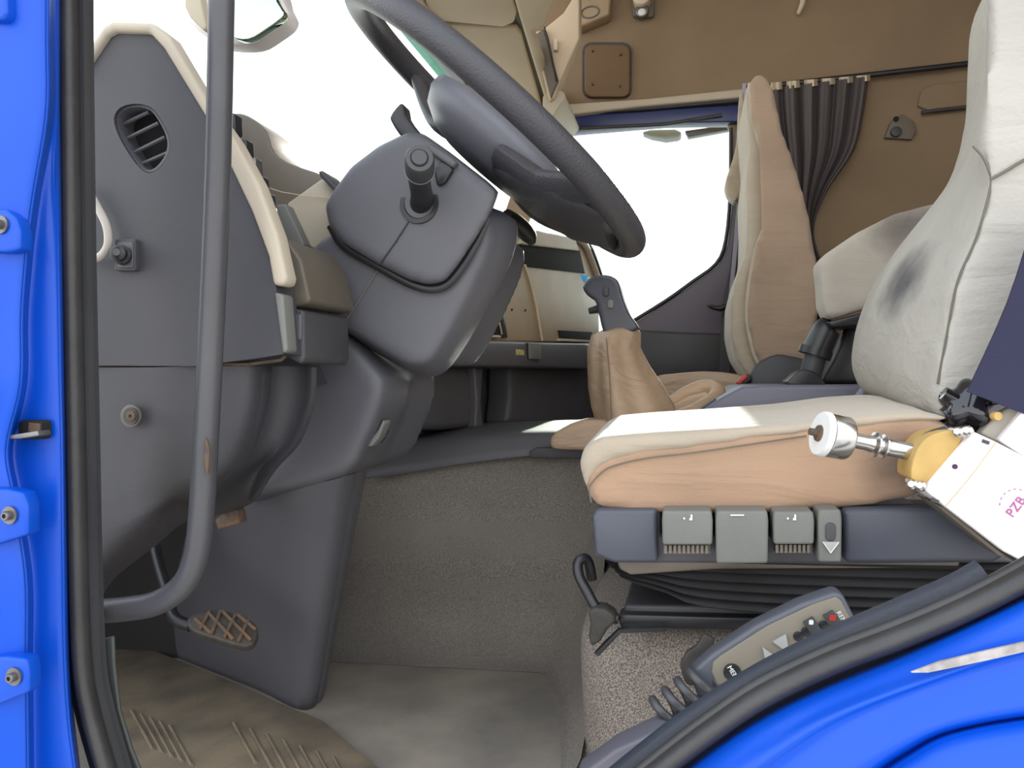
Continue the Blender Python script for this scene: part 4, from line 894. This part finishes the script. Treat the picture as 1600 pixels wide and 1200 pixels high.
# blue body: A pillar
bp = thing('blue_door_pillar', 'glossy blue painted door pillar on the left of the opening', 'body panel', P(40, 1200, .64))
def prw(y, xs, Ys): return [P(a, y, b) for a, b in zip(xs, Ys)]
XS = [-140, -60, 0, 22, 36, 44, 62, 84, 92, 98]; YS_ = [.56, .58, .592, .596, .600, .612, .615, .617, .624, .66]
def off(y):      # ridge line leans as in the photo
    r = 72-.068*y if y < 500 else 38
    return r
rows = []
for y in (-90, 60, 180, 330, 480, 600, 700, 780, 900, 1020, 1120, 1200, 1300):
    rdg = {-90: 90, 60: 84, 180: 76, 330: 52, 480: 38, 600: 36, 700: 14, 780: 26, 900: 44, 1020: 45, 1120: 46, 1200: 47, 1300: 48}[y]
    ed = 89 + max(0, y-200)*.016 + max(0, y-1080)*.10
    rdg = min(rdg, ed-12)
    xs_ = [-140, -60, rdg-34, rdg-10, rdg-3, rdg+4, (rdg+ed)/2+4, ed-6, ed-1, ed+5]
    rows.append([P(a, y, b) for a, b in zip(xs_, [.545, .56, .575, .580, .586, .606, .613, .618, .626, .665])])
sheet('pillar_skin', rows, BLUE, bp, thick=.003, nu=4, nv=5, smooth=80)
slot = slab('check_slot', rrect(28, 657, 65, 687, 6), .600, .612, VOID, bp, .001)
slab('slot_rust', [(45, 660), (62, 662), (62, 676), (44, 674)], .5985, .603, RUST, slot)
tag(slab('door_check_strap', [(-60, 681), (20, 679), (58, 673), (60, 681), (30, 686), (-60, 687)], .585, .600, DSTEEL, None, .001), 'flat grey door check strap entering the slot in the blue pillar', 'strap')
def hinge(pts, bl, lab):
    h = thing('hinge_plate', lab, 'hinge plate', P(pts[0][0], pts[-1][1], .575), 'blue hinge plates on the pillar')
    slab('plate', pts, .566, .582, BLUE, h, .003)
    for a, b in bl: bolt('bolt', a, b, .5645, .0042, DSTEEL, h)
hinge([(-120, 325), (8, 326), (24, 340), (30, 360), (30, 390), (8, 394), (-120, 394)], [(1, 351)], 'uppermost blue hinge plate with one bolt on the door pillar')
hinge([(-120, 762), (10, 764), (34, 770), (42, 790), (42, 836), (10, 846), (-120, 890)], [(15, 805)], 'middle blue hinge plate with one bolt on the door pillar')
hinge([(-120, 1030), (10, 1026), (40, 1030), (44, 1050), (44, 1082), (20, 1092), (-120, 1150)], [(22, 1057)], 'lowest blue hinge plate with one bolt on the door pillar')
slab('pillar_pad', [(-60, -30), (8, -30), (10, 20), (4, 30), (-60, 34)], .562, .58, BLUE, bp, .003)

# blue body: wheel arch / lower panel
wa = thing('blue_arch_panel', 'glossy blue body panel over the wheel arch at the lower right', 'body panel', P(1500, 1260, .6))
def rw(l, Y): return [P(a, b, y) for (a, b), y in zip(l, Y if isinstance(Y, (list, tuple)) else [Y]*len(l))]
rows = [
 rw([(1000, 1262), (1080, 1195), (1160, 1138), (1260, 1085), (1420, 1018), (1600, 934), (1760, 850)], .664),
 rw([(1006, 1268), (1090, 1204), (1172, 1146), (1272, 1092), (1430, 1027), (1605, 946), (1765, 866)], .636),
 rw([(1030, 1284), (1105, 1220), (1195, 1160), (1290, 1108), (1440, 1048), (1608, 985), (1768, 930)], .622),
 rw([(1065, 1300), (1135, 1236), (1215, 1174), (1305, 1119), (1446, 1064), (1610, 1010), (1770, 985)], .612),
 rw([(1090, 1320), (1160, 1250), (1240, 1188), (1325, 1132), (1452, 1078), (1612, 1030), (1772, 1010)], .614),
 rw([(1240, 1380), (1290, 1270), (1350, 1206), (1410, 1166), (1480, 1134), (1614, 1108), (1774, 1096)], .600),
 rw([(1262, 1390), (1306, 1284), (1362, 1218), (1420, 1177), (1486, 1145), (1616, 1120), (1776, 1108)], .612),
 rw([(1285, 1400), (1322, 1298), (1376, 1232), (1432, 1190), (1494, 1159), (1618, 1136), (1778, 1124)], .590),
 rw([(1330, 1440), (1360, 1350), (1410, 1290), (1460, 1250), (1520, 1225), (1620, 1205), (1780, 1195)], .575),
 rw([(1400, 1500), (1430, 1420), (1470, 1370), (1510, 1340), (1560, 1320), (1630, 1310), (1780, 1305)], .57)]
sheet('arch_skin', rows, BLUE, wa, thick=.003, nu=5, nv=4, smooth=80)
sc_ = [(1424, 1051), (1470, 1034), (1530, 1020), (1600, 1004), (1620, 1000), (1620, 1014), (1560, 1028), (1500, 1041), (1450, 1051)]
slab('paint_scrape', sc_, .6085, .611, mat('bare_primer', (.55, .50, .47), .6, var=.5, vscale=60), wa)
